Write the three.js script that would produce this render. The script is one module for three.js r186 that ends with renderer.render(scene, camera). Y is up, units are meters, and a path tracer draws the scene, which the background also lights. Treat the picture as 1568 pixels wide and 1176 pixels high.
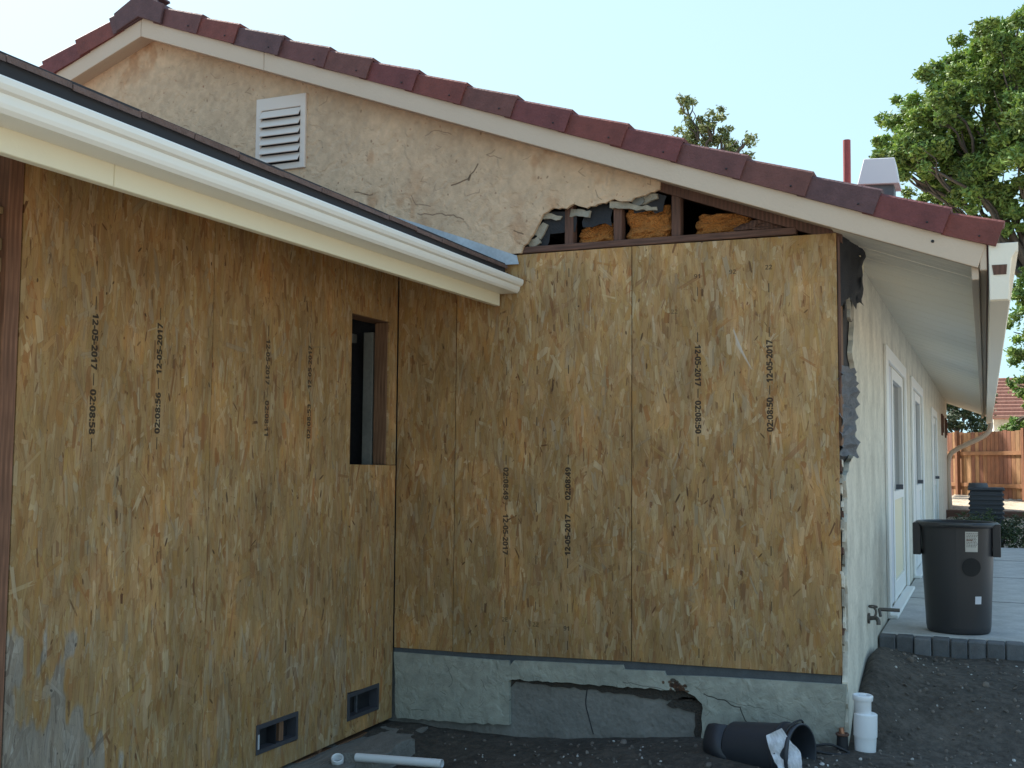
import * as THREE from 'three';
import { mergeGeometries, mergeVertices, toCreasedNormals } from 'three/addons/utils/BufferGeometryUtils.js';

// ---------------------------------------------------------------- camera, sky, sun, exposure
const scene = new THREE.Scene();
const camera = new THREE.PerspectiveCamera(38.15, 4 / 3, 0.05, 400);
camera.rotation.order = 'YXZ';
camera.position.set(3.66, 1.793, 6.609);
camera.rotation.set(0.0701, 0.40238, 0.00774);
scene.add(camera);

const renderer = new THREE.WebGLRenderer({ antialias: true });
renderer.setSize(1024, 768);
renderer.toneMapping = THREE.LinearToneMapping;
renderer.toneMappingExposure = 2.25;
renderer.shadowMap.enabled = true;

const SUN = new THREE.Vector3(-0.66, 0.72, -0.26).normalize();
{
  const W = 256, H = 128, d = new Float32Array(W * H * 4), v = new THREE.Vector3();
  const hz = [0.62, 0.92, 1.0], ze = [0.23, 0.44, 0.80];
  for (let j = 0; j < H; j++) for (let i = 0; i < W; i++) {
    const el = ((j + 0.5) / H - 0.5) * Math.PI, az = ((i + 0.5) / W - 0.5) * 2 * Math.PI;
    v.set(Math.cos(el) * Math.cos(az), Math.sin(el), Math.cos(el) * Math.sin(az));
    const t = Math.pow(Math.max(0, v.y), 0.8), c = Math.max(0, v.dot(SUN)), g = 0.25 * c * c + 0.5 * Math.pow(c, 12);
    const o = (j * W + i) * 4;
    for (let k = 0; k < 3; k++) d[o + k] = (hz[k] * (1 - t) + ze[k] * t) * 0.54 + g * 0.62 * [1, 0.96, 0.88][k];
    if (v.y < 0) for (let k = 0; k < 3; k++) d[o + k] = hz[k] * 0.54;
    d[o + 3] = 1;
  }
  const sky = new THREE.DataTexture(d, W, H, THREE.RGBAFormat, THREE.FloatType);
  sky.mapping = THREE.EquirectangularReflectionMapping;
  sky.magFilter = sky.minFilter = THREE.LinearFilter; sky.needsUpdate = true;
  scene.background = sky; scene.environment = sky;
}
const sun = new THREE.DirectionalLight(new THREE.Color(1, 0.95, 0.84), 5);
sun.position.copy(SUN).multiplyScalar(60);
sun.castShadow = true;
Object.assign(sun.shadow.camera, { left: -35, right: 35, top: 35, bottom: -35, near: 1, far: 160 });
sun.shadow.mapSize.set(4096, 4096);
scene.add(sun, sun.target);

// ---------------------------------------------------------------- helpers
let seed = 12345;
const rnd = () => { seed = (seed + 0x6D2B79F5) | 0; let t = Math.imul(seed ^ (seed >>> 15), 1 | seed); t = (t + Math.imul(t ^ (t >>> 7), 61 | t)) ^ t; return ((t ^ (t >>> 14)) >>> 0) / 4294967296; };
const rr = (a, b) => a + (b - a) * rnd();
const gauss = () => (rnd() + rnd() + rnd() + rnd() - 2) * 1.2;
const clamp = (x, a = 0, b = 1) => Math.min(b, Math.max(a, x));
const sstep = (a, b, x) => { const t = clamp((x - a) / (b - a)); return t * t * (3 - 2 * t); };
const hash = (x, y, s) => { let h = Math.imul(x, 374761393) + Math.imul(y, 668265263) + Math.imul(s, 974634777); h = Math.imul(h ^ (h >>> 13), 1274126177); return ((h ^ (h >>> 16)) >>> 0) / 4294967296; };
function vnoise(x, y, per, s) {
  const xi = Math.floor(x), yi = Math.floor(y), fx = x - xi, fy = y - yi, m = (a) => per ? ((a % per) + per) % per : a;
  const u = fx * fx * (3 - 2 * fx), w = fy * fy * (3 - 2 * fy);
  const a = hash(m(xi), m(yi), s), b = hash(m(xi + 1), m(yi), s), c = hash(m(xi), m(yi + 1), s), d = hash(m(xi + 1), m(yi + 1), s);
  return a + (b - a) * u + (c - a) * w + (a - b - c + d) * u * w;
}
const fbm = (x, y, per, s, oct = 4) => { let v = 0, a = 0.5, n = 0; for (let o = 0; o < oct; o++) { v += a * vnoise(x, y, per, s + o); n += a; a *= 0.5; x *= 2; y *= 2; per *= 2; } return v / n; };
const toS = (l) => 255 * (l <= 0.0031308 ? 12.92 * l : 1.055 * Math.pow(l, 1 / 2.4) - 0.055);

function dataTex(n, fn, srgb, m = n) {
  const d = new Uint8Array(n * m * 4);
  for (let j = 0; j < m; j++) for (let i = 0; i < n; i++) { const c = fn(i / n, j / m), o = (j * n + i) * 4; for (let k = 0; k < 3; k++) d[o + k] = clamp(Array.isArray(c) ? c[k] : c, 0, 255); d[o + 3] = 255; }
  const t = new THREE.DataTexture(d, n, m); t.wrapS = t.wrapT = THREE.RepeatWrapping; t.magFilter = THREE.LinearFilter; t.minFilter = THREE.LinearMipmapLinearFilter; t.generateMipmaps = true;
  if (srgb) t.colorSpace = THREE.SRGBColorSpace; t.needsUpdate = true; return t;
}
function canvasTex(w, h, draw) {
  const c = document.createElement('canvas'); c.width = w; c.height = h; draw(c.getContext('2d'), w, h);
  const t = new THREE.CanvasTexture(c); t.colorSpace = THREE.SRGBColorSpace; t.anisotropy = 8; return t;
}
function rep(t, k) { const c = t.clone(); c.repeat.set(k, k); c.needsUpdate = true; return c; }
// multiplicative mottling maps (mean near 1)
const mottle = dataTex(512, (u, v) => { const a = fbm(u * 6, v * 6, 6, 3, 5), b = fbm(u * 60, v * 60, 60, 9, 3); return 255 * clamp(0.91 + 0.22 * (a - 0.5) + 0.12 * (b - 0.5)); }, true);
const lace = dataTex(1024, (u, v) => {                      // trowelled stucco relief, 1.6 m a repeat
  const w = fbm(u * 10, v * 10, 10, 21, 3), a = fbm(u * 26 + w * 2, v * 26 + w * 2, 26, 31, 4), r = 1 - Math.abs(2 * fbm(u * 14, v * 14, 14, 41, 4) - 1);
  return 255 * clamp(0.25 + 0.45 * sstep(0.35, 0.65, a) + 0.3 * r * r + 0.12 * (vnoise(u * 256, v * 256, 256, 5) - 0.5));
});
const fineBump = dataTex(512, (u, v) => 255 * fbm(u * 40, v * 40, 40, 77, 4));
const woodTex = dataTex(256, (u, v) => { const g = fbm(u * 40, v * 2, 2, 5, 4), k = fbm(u * 6, v * 3, 3, 15, 3); return 255 * clamp(0.55 + 0.5 * g + 0.3 * (k - 0.5)); }, true, 512);
{ woodTex.needsUpdate = true; }

function std(rgb, rough = 0.85, o = {}) { const m = new THREE.MeshStandardMaterial({ roughness: rough, side: THREE.DoubleSide, ...o }); m.color.setRGB(...rgb); return m; }
const T2 = (t, k) => rep(t, k);
const mott1 = T2(mottle, 1), mott3 = T2(mottle, 3), laceR = T2(lace, 0.625), fine2 = T2(fineBump, 2), wood1 = T2(woodTex, 2);
const M = {
  stucco: std([0.78, 0.73, 0.62], 0.95, { map: mott1, bumpMap: laceR, bumpScale: 0.006 }),
  cut: std([0.40, 0.36, 0.29], 0.95, { map: mott3, bumpMap: fine2, bumpScale: 0.004 }),
  trim: std([0.55, 0.44, 0.34], 0.7, { bumpMap: fine2, bumpScale: 0.0012 }),
  soffit: std([0.80, 0.75, 0.64], 0.7, { bumpMap: fine2, bumpScale: 0.0008 }),
  gutter: std([0.80, 0.79, 0.74], 0.38),
  fascia: std([0.76, 0.70, 0.53], 0.5, { bumpMap: fine2, bumpScale: 0.0008 }),
  white: std([0.80, 0.80, 0.78], 0.45),
  lilac: std([0.62, 0.62, 0.66], 0.5),
  cream: std([0.78, 0.70, 0.50], 0.5),
  pvc: std([0.80, 0.81, 0.83], 0.35),
  black: std([0.015, 0.016, 0.02], 0.6),
  felt: std([0.02, 0.021, 0.026], 0.8, { bumpMap: fine2, bumpScale: 0.004 }),
  glass: std([0.02, 0.024, 0.03], 0.06),
  framing: std([0.34, 0.18, 0.10], 0.8, { map: wood1 }),
  post: std([0.36, 0.17, 0.10], 0.8, { map: wood1 }),
  oldwood: std([0.20, 0.10, 0.07], 0.85, { map: wood1 }),
  paleWood: std([0.42, 0.28, 0.14], 0.8, { map: wood1 }),
  greyBoard: std([0.22, 0.22, 0.2], 0.8, { map: mott1 }),
  insulation: std([0.55, 0.215, 0.05], 1, { map: mott3, bumpMap: T2(fineBump, 3), bumpScale: 0.02 }),
  concrete: std([0.26, 0.25, 0.23], 0.95, { map: mott1, bumpMap: T2(fineBump, 1), bumpScale: 0.008 }),
  slab: std([0.55, 0.54, 0.52], 0.9, { map: mott1, bumpMap: fine2, bumpScale: 0.002 }),
  paver: [0.14, 0.17, 0.20].map((g) => std([g, g * 1.02, g * 1.08], 0.9, { map: mott3, bumpMap: fine2, bumpScale: 0.003 })),
  metal: std([0.10, 0.105, 0.12], 0.6, { map: mott3 }),
  galv: std([0.42, 0.46, 0.50], 0.45, { metalness: 0.6 }),
  flashing: std([0.50, 0.57, 0.64], 0.5, { map: mott1 }),
  shingle: std([0.17, 0.11, 0.095], 0.95, { map: mott3, bumpMap: fine2, bumpScale: 0.006 }),
  darkEdge: std([0.03, 0.03, 0.035], 0.9),
  bark: std([0.10, 0.08, 0.065], 0.95, { bumpMap: fine2, bumpScale: 0.01 }),
  tiles: [[0.20, 0.055, 0.045], [0.155, 0.06, 0.058], [0.175, 0.05, 0.05], [0.12, 0.06, 0.065], [0.165, 0.064, 0.055]].map((c) => std(c, 0.75, { map: mott3, bumpMap: fine2, bumpScale: 0.003 })),
};

const numbers = {};
const numbered = (n) => { const k = numbers[n] = (numbers[n] ?? -1) + 1; return k ? n + '_' + String(k).padStart(3, '0') : n; };
function thing(name, label, category, pos = [0, 0, 0], group) {
  const o = new THREE.Group(); o.name = numbered(name); o.position.set(...pos); scene.add(o); o.userData = { label, category }; if (group) o.userData.group = group; return o;
}
function part(name, geo, mat, parent, label) { const m = new THREE.Mesh(geo, mat); m.name = name; parent.add(m); if (label) m.userData.label = label; return m; }
function struct(name, geo, mat, label, cat) { const m = new THREE.Mesh(geo, mat); m.name = name; m.userData = { kind: 'structure', label, category: cat }; scene.add(m); return m; }
// texture coordinates in metres by the way each face points
function muv(g, ox = 0, oy = 0, swap = false) {
  g = g.index ? g.toNonIndexed() : g; g.computeVertexNormals();
  const p = g.attributes.position, n = g.attributes.normal, uv = new Float32Array(p.count * 2);
  for (let i = 0; i < p.count; i++) {
    const ax = Math.abs(n.getX(i)), ay = Math.abs(n.getY(i)), az = Math.abs(n.getZ(i));
    let a, b; if (ay > ax && ay > az) { a = p.getX(i); b = p.getZ(i); } else if (ax > az) { a = -p.getZ(i); b = p.getY(i); } else { a = p.getX(i); b = p.getY(i); }
    if (swap) [a, b] = [b, a];
    uv[i * 2] = a + ox; uv[i * 2 + 1] = b + oy;
  }
  g.setAttribute('uv', new THREE.BufferAttribute(uv, 2)); return g;
}
// chamfered box given by its limits
function bx(x0, x1, y0, y1, z0, z1, c = 0.003, swap = false) {
  const w = x1 - x0, h = y1 - y0, d = z1 - z0; c = Math.min(c, w / 3, h / 3, d / 3);
  let g;
  if (c <= 0) g = new THREE.BoxGeometry(w, h, d);
  else {
    const s = new THREE.Shape(), a = w / 2 - c, b = h / 2 - c;
    s.moveTo(-a - c, -b); s.lineTo(-a - c, b); s.lineTo(-a, b + c); s.lineTo(a, b + c); s.lineTo(a + c, b); s.lineTo(a + c, -b); s.lineTo(a, -b - c); s.lineTo(-a, -b - c); s.closePath();
    g = new THREE.ExtrudeGeometry(s, { depth: d - 2 * c, bevelEnabled: true, bevelThickness: c, bevelSize: c, bevelOffset: -c, bevelSegments: 1 }); g.translate(0, 0, -d / 2 + c);
  }
  g.translate((x0 + x1) / 2, (y0 + y1) / 2, (z0 + z1) / 2); return muv(g, rnd() * 3, rnd() * 3, swap);
}
const poly = (pts, holes = []) => { const s = new THREE.Shape(pts.map((q) => new THREE.Vector2(...q))); for (const h of holes) s.holes.push(new THREE.Path(h.map((q) => new THREE.Vector2(...q)))); return s; };
// slab facing +z with its face at z = zf; points (x, y)
function slabZ(pts, zf, t, holes, c = 0) { const g = new THREE.ExtrudeGeometry(poly(pts, holes), { depth: t - c, bevelEnabled: c > 0, bevelThickness: c, bevelSize: c, bevelOffset: -c, bevelSegments: 1, curveSegments: 4 }); g.translate(0, 0, zf - t); return g; }
// slab facing +x with its face at x = xf; points (z, y)
function slabX(pts, xf, t, holes = [], c = 0) { const f = (L) => L.map(([z, y]) => [-z, y]); const g = new THREE.ExtrudeGeometry(poly(f(pts), holes.map(f)), { depth: t - c, bevelEnabled: c > 0, bevelThickness: c, bevelSize: c, bevelOffset: -c, bevelSegments: 1 }); g.rotateY(Math.PI / 2); g.translate(xf - t, 0, 0); return g; }
const ext = (pts, len) => new THREE.ExtrudeGeometry(poly(pts), { depth: len, bevelEnabled: false });
function tube(pts, r, seg = 24, rad = 8) { return new THREE.TubeGeometry(new THREE.CatmullRomCurve3(pts.map((q) => new THREE.Vector3(...q))), seg, r, rad); }
function cyl(a, b, r0, r1 = r0, n = 20, open = false) { const A = new THREE.Vector3(...a), B = new THREE.Vector3(...b), d = B.clone().sub(A), g = new THREE.CylinderGeometry(r1, r0, d.length(), n, 1, open); g.applyQuaternion(new THREE.Quaternion().setFromUnitVectors(new THREE.Vector3(0, 1, 0), d.normalize())); g.translate((a[0] + b[0]) / 2, (a[1] + b[1]) / 2, (a[2] + b[2]) / 2); return g; }
function ragged(pts, amp, step = 0.03) {                    // subdivide a polyline and jitter it
  const out = []; for (let i = 0; i < pts.length - 1; i++) { const [x0, y0] = pts[i], [x1, y1] = pts[i + 1], L = Math.hypot(x1 - x0, y1 - y0), n = Math.max(1, Math.round(L / step)); for (let k = 0; k < n; k++) { const t = k / n; out.push([x0 + (x1 - x0) * t + (k || i ? rr(-amp, amp) : 0), y0 + (y1 - y0) * t + (k || i ? rr(-amp, amp) : 0)]); } } out.push(pts[pts.length - 1]); return out;
}
function jitterGeo(g, amp, f, s) { g = mergeVertices(g.index ? g : g); const p = g.attributes.position; for (let i = 0; i < p.count; i++) { const x = p.getX(i), y = p.getY(i), z = p.getZ(i); p.setXYZ(i, x + amp * (vnoise(x * f + 9, y * f + z * f, 0, s) - 0.5) * 2, y + amp * (vnoise(y * f + 3, z * f - x * f, 0, s + 1) - 0.5) * 2, z + amp * (vnoise(z * f + 5, x * f + y * f, 0, s + 2) - 0.5) * 2); } g.computeVertexNormals(); return g; }

// ---------------------------------------------------------------- oriented strand board
const PW = 1.37, PH = 3.0, CW = 936, CH = 2048, PM = CH / PH;
function osbCanvas(s, marks, gx) {
  const keep = seed; seed = s * 7919;
  const t = canvasTex(CW, CH, (g) => {
    g.fillStyle = 'rgb(176,146,102)'; g.fillRect(0, 0, CW, CH);
    const N = 8200;
    for (let i = 0; i < N; i++) {
      const x = rnd() * CW, y = rnd() * CH, tilt = rnd() < 0.15 ? gauss() * 0.9 : gauss() * 0.22;
      const small = rnd() < 0.35, L = (small ? rr(0.02, 0.06) : rr(0.06, 0.17)) * PM, w = (small ? rr(0.004, 0.010) : rr(0.010, 0.042)) * PM * (i > N * 0.8 ? 0.7 : 1);
      const k = rnd(); let h, sa, l;
      if (k < 0.04) { h = rr(22, 30); sa = rr(30, 42); l = rr(26, 38); }
      else if (k < 0.15) { h = rr(27, 33); sa = rr(30, 42); l = rr(42, 50); }
      else if (k < 0.27) { h = rr(35, 40); sa = rr(28, 38); l = rr(66, 73); }
      else if (k < 0.31) { h = rr(32, 38); sa = rr(16, 22); l = rr(56, 64); }
      else { h = rr(33, 38); sa = rr(30, 40); l = rr(52, 63); }
      const dark = k < 0.04, ww = dark ? w * 0.45 : w, LL = dark ? L * 0.5 : L;
      g.save(); g.translate(x, y); g.rotate(tilt);
      g.beginPath(); const j = () => rr(-0.18, 0.18) * LL;
      g.moveTo(-ww / 2, -LL / 2 + j()); g.lineTo(ww * rr(-0.2, 0.2), -LL / 2 + j()); g.lineTo(ww / 2, -LL / 2 + j()); g.lineTo(ww / 2 * rr(0.8, 1.1), 0); g.lineTo(ww / 2, LL / 2 + j()); g.lineTo(ww * rr(-0.2, 0.2), LL / 2 + j()); g.lineTo(-ww / 2, LL / 2 + j()); g.closePath();
      g.globalAlpha = rr(0.4, 0.85); g.fillStyle = `hsl(${h},${sa}%,${l}%)`; g.fill();
      g.globalAlpha = 0.17; g.strokeStyle = 'rgb(80,50,26)'; g.lineWidth = 1; g.stroke();
      if (!small) { g.globalAlpha = 0.13; g.strokeStyle = rnd() < 0.6 ? 'rgb(90,58,28)' : 'rgb(225,195,145)'; for (let q = 0; q < 3; q++) { const a = rr(-0.4, 0.4) * ww; g.beginPath(); g.moveTo(a, -LL * 0.4); g.lineTo(a + rr(-0.08, 0.08) * ww, LL * 0.4); g.stroke(); } }
      g.restore();
    }
    g.globalAlpha = 1;
    for (let i = 0; i < 110; i++) { const x = rnd() * CW, y = rnd() * CH; g.save(); g.translate(x, y); g.rotate(gauss() * 0.7); g.globalAlpha = rr(0.25, 0.8); g.fillStyle = rnd() < 0.5 ? 'rgb(66,42,24)' : 'rgb(98,60,34)'; const a = rr(1, 4), b = rr(3, 24) * (0.3 + 0.7 * rnd()); g.beginPath(); g.ellipse(0, 0, a, b, 0, 0, 7); g.fill(); g.restore(); }
    g.globalAlpha = 1;
    // broad weather stains with an uneven outline
    const id = g.getImageData(0, 0, CW, CH), D = id.data;
    for (let y = 0; y < CH; y++) for (let x = 0; x < CW; x++) {
      const o = (y * CW + x) * 4, a = fbm(x / 150, y / 260, 0, s + 3, 4), b = fbm(x / 46, y / 130, 0, s + 13, 3), f = 1 + 0.2 * (a - 0.5) + 0.2 * (b - 0.5), or = sstep(0.55, 0.75, a) * 0.04;
      let r = D[o] * (f + or), gg = D[o + 1] * f, bb = D[o + 2] * (f - or);
      if (gx) { const m = gx(x / PM, (CH - y) / PM, a, b); if (m > 0) { const lum = (r * 0.3 + gg * 0.55 + bb * 0.15) * 1.02; r += (lum * 1.0 - r) * m; gg += (lum * 1.0 - gg) * m; bb += (lum * 1.02 - bb) * m; } }
      D[o] = clamp(r, 0, 255); D[o + 1] = clamp(gg, 0, 255); D[o + 2] = clamp(bb, 0, 255);
    }
    g.putImageData(id, 0, 0);
    if (marks) marks(g);
  });
  seed = keep; return t;
}
// a printed column: x across the panel, from y0 (bottom) to y1 (top), metres
function ink(g, x, y0, y1, first, second, down, alpha = 0.68) {
  g.save(); const L = (y1 - y0) * PM; g.translate(x * PM, CH - (down ? y1 : y0) * PM); g.rotate(down ? Math.PI / 2 : -Math.PI / 2);
  g.globalAlpha = alpha; g.fillStyle = 'rgb(26,20,18)'; g.strokeStyle = 'rgb(26,20,18)'; g.textBaseline = 'middle';
  const put = (s, a, b) => { g.save(); g.font = 'bold 30px sans-serif'; const w = g.measureText(s).width; g.translate(a * L, 0); g.scale((b - a) * L / w, 1.12); g.fillText(s, 0, 0); g.lineWidth = 1.6; g.strokeText(s, 0, 0); g.restore(); };
  const wA = first.length / (first.length + second.length) * 0.84;
  put(first, 0, wA); put(second, wA + 0.16, 1);
  g.lineWidth = 3.5; const dash = (a, b) => { g.beginPath(); g.moveTo(a * L, 0); g.lineTo(b * L, 0); g.stroke(); };
  dash(wA + 0.03, wA + 0.13); dash(-0.14, -0.03); dash(1.03, 1.14); g.restore();
}
function ticks(g, xs, ys, len = 0.055, alpha = 0.85) { g.save(); g.strokeStyle = 'rgb(26,20,18)'; g.lineWidth = 3; for (const x of xs) for (const y of ys) { if (rnd() < 0.12) continue; g.globalAlpha = alpha * rr(0.5, 1); g.beginPath(); g.moveTo(x * PM, CH - (y + len / 2) * PM); g.lineTo(x * PM, CH - (y - len / 2) * PM); g.stroke(); } g.restore(); }
function num(g, s, x, y, alpha = 0.55) { g.save(); g.globalAlpha = alpha; g.fillStyle = 'rgb(30,22,18)'; g.font = 'bold 27px sans-serif'; g.textAlign = 'center'; g.fillText(s, x * PM, CH - y * PM); g.restore(); }
const osbMat = (t) => std([0.80, 0.735, 0.645], 0.85, { map: t, bumpMap: t, bumpScale: 0.0022 });
function osbGeo(g, x0, y0, alongZ) { const p = g.attributes.position, uv = g.attributes.uv; for (let i = 0; i < p.count; i++) uv.setXY(i, ((alongZ ? -p.getZ(i) : p.getX(i)) - x0) / PW, (p.getY(i) - y0) / PH); return g; }
const osbP1 = osbMat(osbCanvas(11, (g) => { ink(g, 0.368, 0.645, 1.205, '02:08:49', '12-05-2017', true, 0.55); ink(g, 0.795, 0.655, 1.21, '12-05-2017', '02:08:49', false); ticks(g, [0.368, 0.58, 0.795], [0.10, 0.33, 1.5, 1.83, 2.16, 2.45]); ticks(g, [0.58], [0.62, 0.95, 1.28]); num(g, '2E', 0.368, 0.22, 0.4); num(g, '91', 0.79, 0.19); num(g, '22', 0.58, 0.2, 0.35); }));
const osbP2 = osbMat(osbCanvas(23, (g) => { ink(g, 0.415, 1.385, 1.925, '12-05-2017', '02:08:50', true); ink(g, 0.845, 1.395, 1.94, '02:08:50', '12-05-2017', false); ticks(g, [0.415, 0.63, 0.845], [0.08, 0.38, 0.70, 1.03, 2.25]); ticks(g, [0.63], [1.6, 1.3, 1.95]); num(g, '91', 0.415, 2.33); num(g, '92', 0.63, 2.345, 0.5); num(g, '22', 0.845, 2.36); num(g, '22', 0.27, 2.12, 0.35);
  g.save(); g.strokeStyle = 'rgb(205,200,200)'; g.lineCap = 'round'; for (let i = 0; i < 9; i++) { g.globalAlpha = 0.5; g.lineWidth = rr(2, 6); g.beginPath(); g.moveTo((0.632 + i * 0.002) * PM, CH - (2.02 - i * 0.012) * PM); g.lineTo((0.66 + i * 0.010) * PM, CH - (1.93 - i * 0.020) * PM); g.stroke(); } g.restore(); }));
const osbL1 = osbMat(osbCanvas(37, (g) => { ink(g, 0.425, 1.80, 2.345, '12-05-2017', '02:08:58', true); ink(g, 0.85, 1.815, 2.35, '02:08:56', '12-05-2017', false); ticks(g, [0.425, 0.85], [2.55, 1.3, 0.9, 0.5, 0.3], 0.06, 0.5); ticks(g, [0.62, 1.05], [1.42, 1.55], 0.05, 0.5); },
  (x, y, a, b) => 0.75 * sstep(0.0, 0.16, 0.5 + 0.9 * (a - 0.5) + 1.1 * (b - 0.5) - x * x * 1.6 - y * y * 0.55)));
const osbL2 = osbMat(osbCanvas(53, (g) => { ink(g, 0.48, 1.82, 2.365, '12-05-2017', '02:08:11', true, 0.5); ink(g, 0.90, 1.82, 2.37, '02:08:53', '12-05-2017', false, 0.55); ticks(g, [0.48, 0.90], [2.6, 1.35, 0.95], 0.06, 0.5); }, (x, y, a, b) => 0.3 * sstep(0.5, 0.64, b) * sstep(0.9, 0.5, y)));
const osbP0 = osbMat(osbCanvas(71));

// ---------------------------------------------------------------- ground
function soilH(x, z) {
  let h = 0.06 + 0.14 * sstep(0.4, 2.9, x);
  h -= 0.09 * sstep(0.2, 1.4, z);
  h -= 0.04 * Math.exp(-((x - 0.7) ** 2) / 0.3 - ((z - 0.5) ** 2) / 0.2);
  if (x > 2.5) { const k = sstep(2.7, 3.0, x); h += k * (0.25 * sstep(0.05, -1.2, z) + 0.13 * Math.exp(-(((x - 2.95) / 0.22) ** 2)) * sstep(0.05, -0.35, z) * sstep(-2.2, -1.2, z)); }
  h += 0.66 * sstep(-13, -22, z);
  const n = fbm(x * 1.6 + 40, z * 1.6 + 40, 0, 5, 4) - 0.5, n2 = fbm(x * 9 + 40, z * 9 + 40, 0, 15, 3) - 0.5;
  const near = sstep(-3, -1.7, z) * sstep(9, 5, z);
  return h + near * (0.05 * n + 0.022 * n2);
}
{
  const line = (stops) => { const o = []; for (let i = 0; i < stops.length - 1; i++) { const [a, s] = stops[i], b = stops[i + 1][0], n = Math.round((b - a) / s); for (let k = 0; k < n; k++) o.push(a + (b - a) * k / n); } o.push(stops[stops.length - 1][0]); return o; };
  const X = line([[-180, 20], [-20, 2], [-1, 0.25], [0, 0.03], [5, 0.3], [10, 2], [20, 20], [180, 1]]), Z = line([[-180, 20], [-30, 1], [-2.3, 0.03], [1.6, 0.3], [12, 4], [60, 30], [180, 1]]);
  const p = [], uv = [], idx = [], col = [];
  for (const z of Z) for (const x of X) { p.push(x, soilH(x, z), z); uv.push(x, z); const n = 0.9 * (fbm(x * 0.9 + 70, z * 0.9 + 70, 0, 33, 4) - 0.5), dug = sstep(0.0, 0.5, Math.min(x + 2, 5.4 - x, z + 12.6, 4.6 - z) + n); col.push(...[[0.56, 0.095], [0.47, 0.080], [0.36, 0.066]].map(([a, b]) => a + (b - a) * dug)); }
  for (let j = 0; j < Z.length - 1; j++) for (let i = 0; i < X.length - 1; i++) { const a = j * X.length + i, b = a + 1, c = a + X.length, d = c + 1; idx.push(a, c, b, b, c, d); }
  const g = new THREE.BufferGeometry(); g.setAttribute('position', new THREE.Float32BufferAttribute(p, 3)); g.setAttribute('uv', new THREE.Float32BufferAttribute(uv, 2)); g.setAttribute('color', new THREE.Float32BufferAttribute(col, 3)); g.setIndex(idx); g.computeVertexNormals();
  const soilTex = dataTex(1024, (u, v) => { const a = fbm(u * 5, v * 5, 5, 3, 5), b = fbm(u * 50, v * 50, 50, 8, 4), w = vnoise(u * 300, v * 300, 300, 2), k = 0.84 + 0.35 * (a - 0.5) + 0.4 * (b - 0.5) + 0.2 * (w - 0.5); return [255 * k, 255 * k, 255 * k]; }, true);
  const sb = dataTex(512, (u, v) => 255 * fbm(u * 30, v * 30, 30, 91, 5));
  struct('ground', g, std([1, 1, 1], 1, { vertexColors: true, map: T2(soilTex, 0.6), bumpMap: T2(sb, 0.8), bumpScale: 0.02 }), 'bare dark soil around the house', 'ground');
}
// clods and pale chips strewn over the soil
{
  const geo = jitterGeo(new THREE.IcosahedronGeometry(1, 1), 0.3, 1.7, 3), N = 1300, im = new THREE.InstancedMesh(geo, std([1, 1, 1], 0.95), N), m = new THREE.Matrix4(), q = new THREE.Quaternion(), c = new THREE.Color();
  for (let i = 0; i < N; i++) {
    let x, z; do { x = rr(0.1, 4.6); z = rr(-1.85, 1.4); } while (z < 0.08 && x < 3.05);
    const pale = rnd() < 0.16, r = (pale ? rr(0.003, 0.009) : rr(0.003, 0.014)) * (rnd() < 0.04 ? 1.8 : 1);
    q.setFromEuler(new THREE.Euler(rr(0, 6), rr(0, 6), rr(0, 6))); m.compose(new THREE.Vector3(x, soilH(x, z) + r * 0.25, z), q, new THREE.Vector3(r, r * rr(0.4, 0.8), r * rr(0.6, 1.2))); im.setMatrixAt(i, m);
    if (pale) c.setRGB(0.45, 0.44, 0.42).multiplyScalar(rr(0.6, 1.3)); else c.setRGB(0.13, 0.11, 0.095).multiplyScalar(rr(0.6, 1.5)); im.setColorAt(i, c);
  }
  im.name = 'soil_debris'; im.userData = { kind: 'stuff', label: 'small clods, pebbles and pale chips strewn over the dark soil', category: 'debris' }; scene.add(im);
}
// patio slab with its row of edging pavers
const patio = new THREE.Group(); patio.name = 'patio'; patio.userData = { kind: 'structure', label: 'pale concrete patio with a paver edge', category: 'patio' }; scene.add(patio);
part('slab', bx(2.93, 15.5, 0.30, 0.57, -11.7, -2.05, 0.01), M.slab, patio);
for (let i = 0, x = 2.93; i < 34; i++) { const w = 0.118 + rr(-0.004, 0.004), dy = rr(-0.006, 0.004); part('paver', bx(x, x + w - 0.006, 0.36, 0.566 + dy, -2.046, -1.90 + rr(-0.008, 0.008), 0.008), M.paver[Math.floor(rnd() * 3)], patio); x += w; }
for (let k = 0; k < 3; k++) part('control_joint', bx(2.95, 9.4, 0.5705, 0.5725, -4.4 - 2.4 * k, -4.392 - 2.4 * k, 0), M.darkEdge, patio);

// ---------------------------------------------------------------- main house
const house = thing('stucco_house', 'cream stucco house with red tiled gable roof and wood-sheathed end wall', 'house');
const RX = -2.164, SL = 0.3668, BB = 4.99, LEN = -19;     // ridge, roof slope, underside of the barge at the ridge, far end
const under = (x) => BB - SL * Math.abs(x - RX);
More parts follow.
